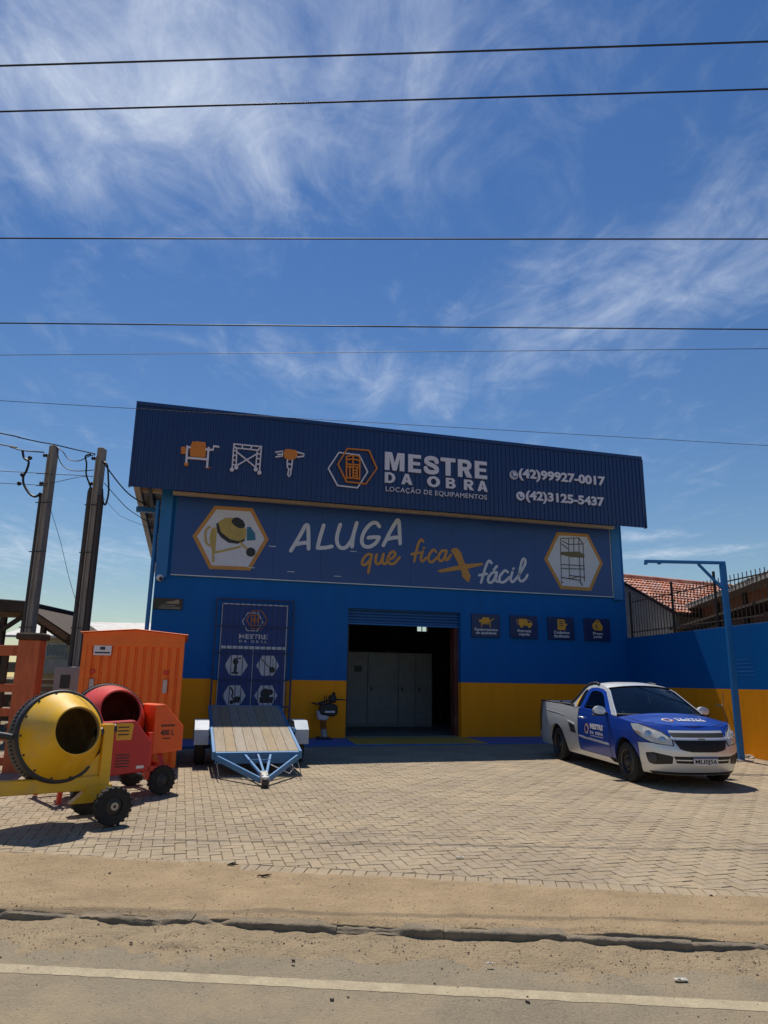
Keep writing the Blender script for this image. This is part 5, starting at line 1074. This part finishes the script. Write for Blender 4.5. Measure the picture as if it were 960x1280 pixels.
# ------------------------------------------------------------------ orange tool container
M_cont = mat('container_orange', (.88, .17, .01), .45, var=.08, scale=2, dirt=.25, dirtc=(.36, .12, .04))
ct = thing('site_container', 'orange corrugated steel site container with low gable roof', 'container', (-4.237, 12.38, gz(0, 12.4)), BA)
Wc = .827; Hc = 2.20
mb = MB(); pr = []; n = 11; p_ = 1.50/n
for i in range(n): b = -.75+i*p_; pr += [(b, 0), (b+p_*.62, 0), (b+p_*.70, .03), (b+p_*.92, .03)]
pr.append((.75, 0)); mb.grid([[Vector((x, -.03+h, z)) for x, h in pr] for z in (.10, 1.98)]); mb.build('door_panel', M_cont, ct)
for x in (-Wc, Wc-.08): MB().box(x, x+.08, -.05, .03, 0, Hc-.02).build('corner_post', M_cont, ct, bevel=.008)
MB().prism([(-Wc, 1.98), (Wc, 1.98), (Wc, Hc), (0, Hc+.07), (-Wc, Hc)], -.045, .02).build('gable', M_cont, ct, bevel=.005); MB().box(-.75, .75, -.048, .02, .0, .10).build('sill', M_cont, ct)
for x in (-Wc+.01, Wc-.05): MB().box(x, x+.04, .031, 2.3, .02, Hc-.03).build('side_panel', M_cont, ct)
MB().box(-Wc+.06, Wc-.06, 2.26, 2.3, .02, Hc-.03).build('back_panel', M_cont, ct); MB().box(-Wc+.06, Wc-.06, .05, 2.25, .03, .08).build('floor_plate', M_cont, ct)
for s in (-1, 1):
    mb = MB(); pts = []
    for k in range(17):
        t = k/16; pts.append(t)
    g = [[Vector((s*(Wc+.05)*(i/6), -.09+2.45*k/32, Hc+.078-.075*(i/6)+(.012 if k % 2 else 0))) for k in range(33)] for i in range(7)]
    mb.grid(g, flip=(s > 0)); mb.grid([[p-Vector((0, 0, .01)) for p in r] for r in g], flip=(s < 0)); mb.grid([[p for p in g[-1]], [p-Vector((0, 0, .01)) for p in g[-1]]]); mb.build('roof_sheet', M_cont, ct)
for x in (-.62, .55):
    MB().box(x-.035, x+.035, -.075, -.032, 1.22, 1.44).build('latch_plate', mat('latch_white', (.5, .46, .42), .5), ct, bevel=.006)
    MB().lathe([(0, .035), (.03, .035), (.04, 0)], (x, -.032, 1.56), (0, -1, 0), 16).build('reflector', M_red, ct)
np_ = OBJ('name_plate', MB().box(-.64, -.36, -.058, -.046, 1.83, 1.99).mesh('name_plate', M_wht), ct)
MB().box(-.54, -.46, -.0605, -.0582, 1.92, 1.97).build('plate_logo', M_gear, np_); MB().box(-.62, -.38, -.0605, -.0582, 1.86, 1.885).build('plate_text', M_gear, np_)
MB().box(-.50, -.16, -.036, -.031, .78, .92).build('scuffed_lettering', mat('old_lettering', (.60, .26, .03), .6, dirt=.8, dirtc=(.5, .12, .015), scale=12), ct)

# ------------------------------------------------------------------ flatbed trailer, nose down on the paving
M_tblue = mat('trailer_blue', (.055, .20, .42), .45, var=.12, scale=5, dirt=.35, dirtc=(.12, .2, .3)); M_fend = mat('fender_pale_blue', (.36, .43, .52), .5, var=.1, dirt=.3, dirtc=(.3, .3, .3))
M_ply = mat('plank_wood', (.33, .265, .18), .85, var=.12, scale=5, bump=.35, bscale=30, dirt=.5, dirtc=(.20, .15, .10), streak=(6, .7, 3), objr=.03)
M_dkw0 = mat('light_stop_dark', (.06, .045, .03), .9)
tzz = gz(0, BW(-4.3, -4.2).y); tr_ = thing('flatbed_trailer', 'blue flatbed trailer with plank deck resting nose down by the banner door', 'trailer', (BW(-4.25, -4.32).x, BW(-4.25, -4.32).y, tzz), BA)
TP = R(11.8)         # deck pitch
T = Matrix.Translation((0, 0, .61)) @ Matrix.Rotation(TP, 4, 'X')
def tb(x0, x1, y0, y1, z0, z1, name, m, bevel=0): return MB().box(x0, x1, y0, y1, z0, z1, 0, T).build(name, m, tr_, bevel=bevel)
YF, YB, HW = -1.52, 1.45, .66
npk = 8
tb(-HW+.004, HW-.004, YF+.03, YB-.002, -.014, -.003, 'deck_light_stop', M_dkw0)  # sheet added under the planks to block light through their gaps
for i in range(npk): a_ = -HW+2*HW*i/npk; tb(a_+.003, a_+2*HW/npk-.003, YF+.03, YB, .0+.002*(i % 2), .03, 'deck_plank', M_ply)
for s in (-1, 1): tb(min(s*HW, s*(HW+.05)), max(s*HW, s*(HW+.05)), YF, YB, -.09, .035, 'side_rail', M_tblue, .006)
tb(-HW, HW, YF-.03, YF+.028, -.15, .028, 'front_rail', M_tblue, .006); tb(-HW, HW, YB+.002, YB+.05, -.09, .03, 'rear_rail', M_tblue, .006)
for y in (-1.0, -.2, .6): tb(-HW, HW, y, y+.05, -.08, -.004, 'cross_member', M_tblue)
tipy = YF-1.05
for s in (-1, 1):
    mb = MB(); mb.bar(T @ Vector((s*.64, YF-.03, -.05)), T @ Vector((s*.05, tipy, -.06)), .035, .085); mb.build('drawbar', M_tblue, tr_, bevel=.006)
    mb = MB(); mb.bar(T @ Vector((s*.20, YF-.03, -.02)), T @ Vector((s*.035, tipy+.05, -.0)), .04, .045); mb.build('inner_brace', M_tblue, tr_, bevel=.006)
mb = MB(); mb.bar(T @ Vector((0, YF-.03, -.01)), T @ Vector((0, tipy+.1, .02)), .03, .035); mb.build('centre_bar', M_tblue, tr_)
mb = MB(); mb.bar(T @ Vector((-.17, YF-.34, .0)), T @ Vector((.17, YF-.34, .0)), .03, .03); mb.build('tie_bar', M_tblue, tr_)
MB().box(-.06, .06, tipy-.16, tipy+.14, -.06, .035, 0, T).build('coupler', mat('zinc_steel', (.45, .45, .44), .35, metal=.8), tr_, bevel=.012)
for s in (-.035, .035): MB().box(s-.012, s+.012, tipy-.10, tipy+.06, .036, .05, 0, T).build('coupler_handle', mat('zinc_bright', (.7, .7, .68), .3, metal=.7), tr_, bevel=.004)
MB().lathe([(0, .06), (.05, .05), (.055, -.03), (.03, -.06)], T @ Vector((0, tipy-.18, -.03)), (0, 0, 1), 14).build('coupler_head', M_darkst, tr_, smooth=40)
for s in (-1, 1):
    mb = MB(); mb.tube([T @ Vector((s*.05, tipy+.05, -.1)), (s*.35, YF-.72, .03), (s*.62, YF-.55, .02), T @ Vector((s*.64, YF-.02, -.1))], .008, 6); mb.build('safety_chain', M_darkst, tr_)
mb = MB(); mb.tube([T @ Vector((.12, YF-.3, -.05)), (.45, YF-.45, .05), (.55, YF-.2, .10), T @ Vector((.5, YF, -.08))], .008, 6); mb.build('light_cable', M_wht, tr_)
for s in (-1, 1):
    wh = OBJ('wheel', MB().lathe([(.17, -.085), (.25, -.09), (.285, -.07), (.29, .0), (.285, .07), (.25, .09), (.17, .085)], (0, 0, 0), (0, 1, 0), 36).mesh('wheel', M_tyre, smooth=50, T=Matrix.Rotation(math.pi/2, 4, 'Z')), tr_, (s*.86, 0, .29))
    MB().lathe([(.175, -.05), (.175, .05), (.12, .07*1), (.06, .09), (0, .09)], (0, 0, 0), (s, 0, 0), 28).build('rim', M_fend, wh, smooth=40)
    x0, x1 = (s*.74, s*.98) if s > 0 else (s*.98, s*.74)
    mb = MB(); sec = [(-.50, .36), (-.50, .60), (-.30, .74), (.30, .74), (.50, .60), (.50, .36)]
    mb.grid([[Vector((x, y, z)) for y, z in sec] for x in (x0, x1)], flip=True); mb.grid([[Vector((x, y*.985, z-.006)) for y, z in sec] for x in (x0, x1)]); 
    mb.add([Vector((x1 if s > 0 else x0, y, z)) for y, z in sec[1:5]], [(0, 1, 2, 3)] if s > 0 else [(3, 2, 1, 0)]); mb.build('fender', M_fend, tr_)
    MB().box(min(s*.72, s*.75), max(s*.72, s*.75), -.52, .52, .56, .62).build('fender_bracket', M_tblue, tr_)
mb = MB(); mb.tube([(-.8, 0, .29), (.8, 0, .29)], .03, 10); mb.build('axle', M_darkst, tr_); MB().box(-.6, -.54, -.05, .05, .29, .58).build('axle_bracket', M_darkst, tr_); MB().box(.54, .6, -.05, .05, .29, .58).build('axle_bracket', M_darkst, tr_)

# ------------------------------------------------------------------ tamping rammer
rm2 = thing('tamping_rammer', 'black and orange tamping rammer standing by the yellow wall', 'rammer', BW(-2.12, -.42, -.012), BA)
MB().prism([(-.20, 0), (.16, 0), (.17, .03), (.10, .06), (-.16, .06), (-.21, .03)], -.12, .12).build('foot', M_blk, rm2, bevel=.01)
mb = MB(); mb.tube([(.0, 0, .05), (-.02, 0, .14), (-.03, 0, .24)], [.075, .07, .075], 16); mb.build('leg_tube', mat('rammer_grey', (.36, .38, .40), .4, metal=.4), rm2, smooth=40)
prf = []
for i in range(9): prf += [(.082, i*.024), (.062, i*.024+.012)]
MB().lathe(prf, (-.03, 0, .23), (-.14, 0, 1), 18).build('bellows', mat('bellows_orange', (.42, .15, .03), .7), rm2, smooth=30)
MB().prism([(-.18, .45), (.02, .43), (.08, .52), (.06, .62), (-.22, .66)], -.10, .10).build('gear_case', mat('rammer_white', (.48, .47, .52), .45), rm2, bevel=.02)
eng = OBJ('engine', MB().prism([(-.16, .58), (.16, .52), (.28, .58), (.27, .78), (.10, .84), (-.15, .80)], -.14, .12).mesh('engine', M_blk, bevel=.03), rm2)
MB().box(-.04, .20, -.1455, -.1405, .615, .655).build('engine_label', M_wht, eng)
MB().lathe([(0, -.05), (.07, -.05), (.08, 0), (.07, .05), (0, .05)], (.16, 0, .95), (0, 1, 0), 18).build('air_filter', M_blk, rm2, smooth=40); MB().lathe([(.035, 0), (.045, .04), (.02, .07), (0, .07)], (.19, 0, 1.02), (0, 0, 1), 14).build('fuel_cap', M_blk, rm2, smooth=40)
MB().box(.07, .24, -.10, .10, .84, 1.02).build('fuel_tank', M_blk, rm2, bevel=.03)
for y in (-.15, .15):
    mb = MB(); mb.tube([(-.30, y, .83), (-.22, y, .80), (-.05, y, .86), (.12, y, .90), (.30, y, .92), (.42, y, .915)], .015, 8); mb.build('handle_bar', M_blk, rm2, smooth=50)
mb = MB(); mb.tube([(.42, -.15, .915), (.46, -.08, .91), (.46, .08, .91), (.42, .15, .915)], .015, 8); mb.tube([(-.30, -.15, .83), (-.32, 0, .83), (-.30, .15, .83)], .02, 8); mb.build('handle_end', M_blk, rm2, smooth=50)
mb = MB(); mb.tube([(-.03, -.05, .82), (-.05, -.05, .95), (-.04, -.05, 1.02)], .012, 6); mb.tube([(.03, .05, .82), (.02, .05, 1.0)], .012, 6); mb.build('throttle_lever', M_blk, rm2)

# ------------------------------------------------------------------ utility poles and service cables
M_pole = mat('pole_concrete', (.26, .235, .205), .9, var=.22, scale=5, bump=.4, dirt=.3, dirtc=(.15, .13, .11), streak=(4, 4, .6)); M_cable = mat('cable_black', (.012, .012, .013), .6); M_pipe = mat('conduit_dark', (.045, .035, .032), .6, var=.3)
def pole(x, y, h, lab, two):
    p = thing('utility_pole', lab, 'pole', (x, y, .1), R(-6), 'concrete service poles')
    MB().box(-.075, .075, -.11, .11, -.2, h).build('shaft', M_pole, p, bevel=.015)
    rb = MB().box(-.075, -.04, -.135, -.111, .2, h-.25).build('shaft_rib', M_pole, p); MB().box(.04, .075, -.135, -.111, .2, h-.25).build('shaft_rib', M_pole, p)
    if two:
        for s in (-1, 1): mb = MB(); mb.tube([(s*.15, -.07, 0), (s*.15, -.07, h-1.25-.1*s), (s*.12, -.07, h-1.15-.1*s)], .068, 10); mb.build('conduit', M_pipe, p, smooth=50)
    else:
        mb = MB(); mb.tube([(-.15, -.03, 0), (-.15, -.03, h-1.35), (-.19, -.03, h-1.25)], .06, 10); mb.build('conduit', M_pipe, p, smooth=50)
    for z in (2.6, 4.4, h-1.5): MB().box(-.22, .22, -.146, -.141, z, z+.025).build('strap', M_darkst, p)
    for z in ((h-.28, h-1.0) if not two else (h-.30, h-.95)):
        MB().lathe([(.03, 0), (.05, .02), (.03, .045), (.05, .07), (.03, .09)], (-.09 if two else -.09, -.12, z), (-1, -.2, 0), 12).build('insulator', M_bk, p, smooth=40)
    return p
pole(-8.30, 17.0, 7.12, 'grey concrete service pole with one dark conduit, left of the two', False)
p2_ = pole(-7.09, 17.0, 7.08, 'concrete service pole flanked by two dark conduits, nearest the shop', True)
def catm(P, sub=5):
    P = [Vector(p) for p in P]; Q = []
    for i in range(len(P)-1):
        a_, b_, c_, d_ = P[max(i-1, 0)], P[i], P[i+1], P[min(i+2, len(P)-1)]
        for k in range(sub): t = k/sub; Q.append(.5*((2*b_)+(c_-a_)*t+(2*a_-5*b_+4*c_-d_)*t*t+(3*b_-a_-3*c_+d_)*t**3))
    Q.append(P[-1]); return Q
def cable(pts, r, lab, name='overhead_cable'):
    return tag(MB().tube(catm(pts), r, 6).build(name, M_cable, None, smooth=60), lab, 'cable', 'service cables at the poles')
Y = 16.88
cable([(-22, 16.2, 9.6), (-15, 16.5, 8.45), (-9.71, Y, 7.52), (-9.17, Y, 7.4), (-8.64, Y, 7.29), (-8.27, Y, 7.23), (-7.74, Y, 7.11), (-7.21, Y, 7.0)], .016, 'black cable running over the top of the left pole to the right one')
cable([(-22, 16.2, 9.0), (-15, 16.5, 7.95), (-9.67, Y, 7.22), (-9.35, Y, 7.15), (-9.02, Y, 7.06), (-8.48, Y, 7.02)], .016, 'black cable reaching the left pole just below its top')
cable([(-9.02, Y, 7.06), (-8.96, Y, 6.87), (-8.83, Y, 6.77), (-8.85, Y, 6.55), (-8.91, Y, 6.38), (-8.87, Y, 6.18), (-8.7, Y, 5.95), (-8.54, Y, 5.88), (-8.43, Y, 5.98)], .03, 'thick black looped cable hanging left of the left pole', 'cable_loop')
for p in ((-8.80, 6.86), (-8.93, 6.42), (-8.98, 6.2)): tag(MB().lathe([(.02, -.05), (.05, -.03), (.05, .03), (.02, .05)], (p[0], Y-.02, p[1]), (1, 0, .5), 10).build('cable_clamp', M_cable, None, smooth=40), {6.86: 'topmost black clamp on the looped cable by the left pole', 6.42: 'middle black clamp on the looped cable by the left pole', 6.2: 'lowest black clamp on the looped cable by the left pole'}[p[1]], 'clamp', 'clamps on the cable loop')
cable([(-22, 17, 7.0), (-9.57, Y, 6.52), (-8.59, Y, 6.47), (-7.61, Y, 6.44), (-7.2, Y, 6.41)], .008, 'thin wire passing the left pole a little below its top insulator')
cable([(-22, 17.4, 6.7), (-9.53, Y, 6.21), (-8.55, Y, 6.17), (-7.55, Y, 6.39), (-7.2, Y, 6.42)], .007, 'thin wire sagging behind the left pole and rising to the right pole')
cable([(-8.21, Y, 7.18), (-8.02, Y, 7.05), (-7.86, Y, 6.86), (-7.6, Y, 6.81), (-7.36, Y, 6.93), (-7.2, Y, 6.98)], .012, 'upper cable slung between the two service poles')
cable([(-8.18, Y, 7.16), (-8.08, Y, 6.83), (-7.89, Y, 6.62), (-7.62, Y, 6.55), (-7.2, Y, 6.58)], .012, 'lower cable slung deeply between the two service poles')
cable([(-7.3, Y-.02, 6.98), (-7.44, Y, 6.93), (-7.39, Y, 6.74), (-7.37, Y, 6.47), (-7.28, Y, 6.26), (-7.2, Y, 6.1)], .022, 'black cable drop on the left side of the right pole', 'cable_loop')
cable([(-7.0, Y, 6.8), (-6.88, Y, 6.72), (-6.82, Y, 6.42), (-6.77, Y, 6.0), (-6.81, Y, 5.71), (-6.88, Y, 5.79), (-6.93, Y, 6.1)], .024, 'black cable loop hanging on the right side of the right pole', 'cable_loop')
def bp(u, v, z): p = BW(u, v, z); return (p.x, p.y, p.z)
cable([(-6.98, Y, 6.78), (-6.62, 17.0, 6.32), (-6.3, 17.1, 6.0), bp(-6.6, .6, 5.55)], .018, 'thick cable from the right pole down to the shop eave')
cable([(-6.9, Y, 6.25), (-6.5, 17.0, 5.82), (-6.25, 17.05, 5.6), bp(-6.5, .7, 5.12)], .010, 'middle cable from the right pole to the shop side wall')
cable([(-6.9, Y, 5.9), (-6.55, 17.0, 5.52), (-6.3, 17.05, 5.38), bp(-6.45, .8, 5.02)], .005, 'thin lowest wire from the right pole to the shop side wall')
cable([(-8.2, Y, 5.7), (-7.83, Y, 4.84), (-7.49, Y, 3.89), (-7.20, Y, 3.2)], .006, 'thin slack wire slanting down between the two service poles')
# six power lines along the street
def line(a_, b_, r, lab, sag=.0):
    a_, b_ = Vector(a_), Vector(b_); d_ = b_-a_; P = []
    for i in range(41):
        t = -2.2+5.4*i/40; p = a_+d_*t; p.z += sag*((t-.5)**2); P.append(p)
    tag(MB().tube(P, r, 6).build('power_line', M_cable, None, smooth=60), lab, 'power line', 'power lines over the street')
line((-4.35, 6.56, 8.2), (3.96, 6.11, 8.2), .0115, 'topmost black power line crossing the sky', .02); line((-4.69, 7.22, 8.2), (4.29, 6.72, 8.2), .0115, 'second black power line from the top of the sky', .02)
line((-5.84, 9.47, 8), (5.58, 9.21, 8), .0115, 'black power line crossing mid sky, third from the top', .02); line((-6.77, 11.36, 7.6), (6.58, 11.18, 7.6), .0115, 'black power line crossing the sky above the fascia, fourth from top', .02)
line((-6.94, 11.79, 7.2), (6.5, 11.1, 7.2), .005, 'thin telephone line just below the fourth power line', .01); line((-7.5, 12.97, 6.8), (8.48, 14.94, 6.8), .0055, 'lowest thin line passing in front of the fascia top', .01)

# ------------------------------------------------------------------ left neighbours: gate, meter box, shed, house
M_gate = mat('brick_red_wood', (.52, .12, .04), .7, var=.2, scale=5, bump=.3, dirt=.35, dirtc=(.2, .07, .04), streak=(3, 3, .5)); M_wood = mat('old_wood', (.16, .085, .045), .85, var=.35, scale=5, bump=.4, streak=(.6, 3, 5)); M_dkw = mat('dark_timber', (.055, .035, .024), .85, var=.35, scale=5); M_greyw = mat('grey_boards', (.24, .21, .17), .9, var=.3, scale=4, streak=(.6, 3, 5))
gt = thing('gate_post', 'brick red square wooden gate post with dark cap beside the yellow mixer', 'gate post', (-5.80, 12.0, .1), R(8))
MB().box(-.17, .17, -.17, .17, -.1, 2.08).build('post', M_gate, gt, bevel=.015); MB().box(-.21, .21, -.21, .21, 2.081, 2.19).build('cap', M_dkw, gt, bevel=.02)
gf = thing('board_gate', 'brick red gate of wide horizontal boards at the left edge', 'gate', (-5.98, 12.0, .1), R(4))
for i, z in enumerate((.10, .48, .86, 1.24, 1.82)): MB().box(-3.2, -.01, -.03+.004*(i % 2), .01, z, z+(.17 if z > 1.5 else .13)).build('gate_board', M_gate, gf, bevel=.006)
for x in (-.25, -1.7, -3.1): MB().box(x-.05, x+.05, .012, .07, .05, 1.95).build('gate_upright', M_dkw, gf)
mbx = thing('meter_box', 'grey concrete electricity meter box beside the orange container', 'meter box', (-6.36, 15.0, .15), R(-3))
MB().box(-.30, .30, -.15, .15, -.1, 1.65).build('cabinet', mat('meter_grey', (.27, .265, .27), .8, var=.12, dirt=.25), mbx, bevel=.015)
MB().box(-.16, .04, -.165, -.151, 1.22, 1.48).build('meter_window', M_bk, mbx, bevel=.004); MB().box(-.14, .02, -.162, -.151, 1.10, 1.16).build('meter_label', M_wht, mbx); MB().box(.12, .16, -.17, -.151, 1.05, 1.10).build('lock', M_darkst, mbx)
wp = thing('timber_stack', 'stack of weathered planks between the gate post and meter box', 'timber', (-7.35, 16.0, .2), R(-4)); rw_ = random.Random(8)
for k in range(9): x = rw_.uniform(-.08, .08); MB().box(-.65+x, .55+x, -.15, .15, k*.155, k*.155+.09).build('plank', M_wood if k % 3 else M_greyw, wp, bevel=.006); 
for k in range(9):
    for x in (-.45, .35): MB().box(x-.04, x+.04, -.14, .14, k*.155+.0905, k*.155+.1545).build('spacer', M_dkw, wp)
shd = thing('timber_shed', 'open brown timber shed with tin roof behind the left pole', 'shed', (-10.4, 20.0, .2), 0)
def slab(p, q, y0, y1, th_, name, m): d_ = Vector((q[0]-p[0], 0, q[1]-p[1])); nn = Vector((-d_.z, 0, d_.x)).normalized()*th_; return MB().prism([(p[0], p[1]), (q[0], q[1]), (q[0]-nn.x, q[1]-nn.z), (p[0]-nn.x, p[1]-nn.z)], y0, y1).build(name, m, shd)
slab((-3.5, 3.66), (.55, 3.42), -.3, 3.2, .02, 'tin_sheet', mat('tin', (.42, .41, .40), .5, metal=.3, dirt=.3)); slab((-3.5, 3.63), (.58, 3.39), -.3, 3.0, .28, 'roof_beam', M_dkw)
slab((.55, 3.30), (1.83, 2.53), -.25, 3.0, .025, 'roof_board', M_dkw); slab((.53, 3.27), (1.80, 2.50), -.24, 2.9, .15, 'rafter', M_wood); slab((.50, 3.08), (1.70, 2.35), .2, 2.8, .12, 'rafter', M_dkw)
for x, w_ in ((-.20, .14), (.42, .16), (.95, .12), (-1.6, .16), (-3, .16)): MB().box(x-w_/2, x+w_/2, 0, .16, -.2, 3.1 if x < .8 else 2.75).build('post', M_dkw, shd)
for z in (1.0, 1.5, 2.0): MB().box(-3.3, -.15, 1.8, 1.85, z, z+.3).build('wall_board', M_greyw, shd)
for z in (.1, .5): MB().box(-3.3, .9, 1.8, 1.85, z, z+.36).build('wall_board', M_wood, shd)
mb = MB(); mb.bar((-.2, -.02, 2.6), (.42, -.02, 3.05), .08, .12); mb.build('knee_brace', M_dkw, shd); mb = MB(); mb.bar((-.2, -.03, 2.65), (-1.0, -.03, 3.1), .08, .12); mb.build('knee_brace', M_dkw, shd)
MB().box(-3.4, .55, -.05, .05, 2.98, 3.12).build('tie_beam', M_wood, shd)
hs_ = thing('cream_house', 'cream house with blue paned window and pale roof behind the poles', 'house', (-12.7, 30, .3), 0)
MB().box(-2.4, 2.6, 0, 6, -.2, 2.95).build('wall', mat('cream_wall', (.45, .40, .28), .85, dirt=.3), hs_)
slf = [(-2.9, 2.92), (2.95, 2.88), (2.6, 3.34), (-2.0, 3.40)]
mb = MB(); mb.add([(-2.9, -.5, 2.93), (2.9, -.5, 2.93), (2.9, 3, 3.75), (-2.9, 3, 3.75), (-2.9, -.5, 2.83), (2.9, -.5, 2.83), (2.9, 3, 3.65), (-2.9, 3, 3.65)], [(0, 1, 2, 3), (7, 6, 5, 4), (0, 4, 5, 1), (1, 5, 6, 2), (3, 2, 6, 7), (0, 3, 7, 4)]); mb.build('roof', mat('pale_roof', (.55, .53, .50), .7, dirt=.3), hs_)
mb = MB(); mb.add([(-2.9, 6.5, 2.93), (2.9, 6.5, 2.93), (2.9, 3.002, 3.75), (-2.9, 3.002, 3.75)], [(0, 3, 2, 1)]); mb.build('roof', MATS['pale_roof'], hs_)
wn = OBJ('window', MB().box(-1.20, -.38, -.05, -.002, 2.10, 2.62).mesh('window', mat('window_frame_white', (.6, .6, .58), .6)), hs_)
for i in range(4): MB().box(-1.17+i*.195, -1.17+i*.195+.17, -.065, -.0505, 2.13, 2.59).build('pane', mat('pane_blue', (.05, .10, .16), .12), wn)
MB().box(-1.4, .6, -.9, -.84, 1.55, 1.95).build('balcony_rail', mat('rail_grey', (.25, .25, .24), .7), hs_)
MB().box(-1.4, .6, -.9, 0, 1.40, 1.55).build('balcony_slab', M_conc, hs_)

# ------------------------------------------------------------------ right neighbours
M_tile = mat('clay_tile', (.46, .13, .07), .85, var=.35, scale=3.5, c2=(.68, .36, .26), dirt=.4, dirtc=(.2, .09, .06), isl=.25); M_bge = mat('beige_wall', (.48, .42, .33), .9, var=.15, dirt=.3, dirtc=(.16, .13, .1))
hA = Vector((.91, .42, 0)).normalized(); hB = Vector((hA.y, -hA.x, 0))
h1 = thing('tiled_house', 'beige house with red clay tile roof behind the bar fence', 'house', (8.3, 24.4, .3), math.atan2(hA.y, hA.x))
RZ, EZ, HW2, HL = 4.88, 3.45, 2.6, 8.0      # ridge, eave, half width, length along x
MB().prism([(-HW2+.25, -.2), (HW2-.25, -.2), (HW2-.25, EZ-.03), (0, RZ-.12), (-HW2+.25, EZ-.03)], 0, .2, 0, T=Matrix.Rotation(math.pi/2, 4, 'Z')).build('gable_wall', M_bge, h1)
MB().box(.1, HL, -HW2+.25, -HW2+.45, -.2, EZ).build('long_wall', M_bge, h1)
MB().prism([(-HW2+.25, -.2), (HW2-.25, -.2), (HW2-.25, EZ-.03), (0, RZ-.12), (-HW2+.25, EZ-.03)], -HL, -HL+.2, 0, T=Matrix.Rotation(math.pi/2, 4, 'Z')).build('gable_wall', M_bge, h1)
for s in (-1, 1):
    base = MB(); base.add([(-.35, 0, RZ), (HL+.3, 0, RZ), (HL+.3, s*HW2, EZ), (-.35, s*HW2, EZ), (-.35, 0, RZ-.08), (HL+.3, 0, RZ-.08), (HL+.3, s*HW2, EZ-.08), (-.35, s*HW2, EZ-.08)], [(0, 1, 2, 3), (7, 6, 5, 4), (0, 4, 5, 1), (1, 5, 6, 2), (2, 6, 7, 3), (3, 7, 4, 0)]); rf_ = base.build('roof', M_dkw, h1)
    mb = MB(); nrow, ncol = 12, 60; sl_ = Vector((0, s*HW2, EZ-RZ)); nrm = Vector((0, s*(RZ-EZ), HW2)).normalized(); rt_ = random.Random(2)
    for r in range(nrow):
        for c in range(ncol):
            x0 = -.38+c*.145; o0 = Vector((x0, 0, RZ))+sl_*((r)/nrow)+nrm*.02; o1 = Vector((x0, 0, RZ))+sl_*((r+1.12)/nrow)+nrm*.05; g = []
            jx = rt_.uniform(-.01, .01)
            for oo, ww in ((o0, .060), (o1, .070)): g.append([oo+Vector((.07+jx+ww*math.cos(math.pi*k/4), 0, 0))+nrm*(ww*.62*math.sin(math.pi*k/4)) for k in range(5)])
            mb.grid(g, flip=(s > 0))
    o = mb.build('roof_tiles', M_tile, rf_, smooth=60); o['kind'] = 'stuff'
mb = MB(); mb.tube([(-.4, 0, RZ+.06), (HL+.3, 0, RZ+.06)], .11, 10); mb.build('ridge_tiles', M_tile, h1, smooth=50)
MB().box(-.9, -.01, 1.0, 2.2, 2.55, 2.63).build('canopy', M_conc, h1); MB().box(-.05, -.003, 1.1, 2.0, 1.2, 2.4).build('side_window', M_dkw, h1)
h2 = thing('brown_outbuilding', 'brown timber outbuilding with pale roof edge behind the fence at right', 'building', (9.68, 20.8, .3), math.atan2(-4.4, -.69))
# local x runs towards the street, local -y... the wall faces the shop yard
M_brn = mat('brown_boards', (.42, .15, .05), .8, var=.3, scale=4, streak=(4, 4, .6), dirt=.3)
for i in range(30): MB().box(-1.6+i*.30, -1.6+i*.30+.285, .05, .09, 2.80, 3.62).build('wall_board', M_brn, h2)
MB().box(-1.6, 7.4, .3, .4, -.2, 3.0).build('inner_wall', M_dkw, h2); MB().box(-1.6, -1.5, .41, 4.0, -.2, 3.6).build('end_wall', M_bge, h2)
MB().box(-1.9, 7.6, -.35, 4.2, 3.66, 3.74).build('roof_slab', mat('fibre_cement', (.34, .32, .29), .9, var=.2, dirt=.4), h2)
for i in range(38): MB().lathe([(.05, 0), (.06, .30)], (-1.85+i*.25, -.36, 3.77), (0, 1, 0), 8, a0=0).build('roof_edge_tile', MATS['fibre_cement'], h2, smooth=60)
MB().box(-1.6, 7.4, -.15, -.05, 2.30, 2.62).build('parapet', mat('stained_concrete', (.22, .20, .17), .9, var=.4, scale=2, dirt=.5, dirtc=(.08, .07, .06)), h2)
for x in (-1.5, .4, 2.6, 4.8, 7.0): MB().box(x, x+.12, -.04, .04, -.2, 3.64).build('post', M_dkw, h2)
MB().box(-1.6, 7.4, -.95, -.16, 2.98, 3.03).build('lean_to_roof', M_dkw, h2)
MB().box(-1.6, 2.2, -.93, -.90, -.2, 2.6).build('lean_to_wall', M_bge, h2)
crt = thing('parked_van', 'pale van roof half hidden behind the fence and boundary wall', 'van', (8.7, 21.9, .3), R(100))
MB().prism([(-1.9, .35), (1.9, .35), (1.95, 1.1), (1.2, 1.55), (.7, 2.42), (-1.8, 2.45), (-1.95, 1.2)], -.8, .8).build('body', mat('van_white', (.5, .5, .49), .5), crt, bevel=.12, seg=2)
MB().prism([(1.13, 1.62), (.72, 2.28), (-1.6, 2.3), (-1.7, 1.62)], -.815, .815).build('window_band', M_bk, crt)
for x in (-1.2, 1.25):
    for y in (-.72, .72): MB().lathe([(0, -.1), (.28, -.1), (.32, -.06), (.32, .06), (.28, .1), (0, .1)], (x, y, .32), (0, 1, 0), 20).build('wheel', M_tyre, crt, smooth=40)
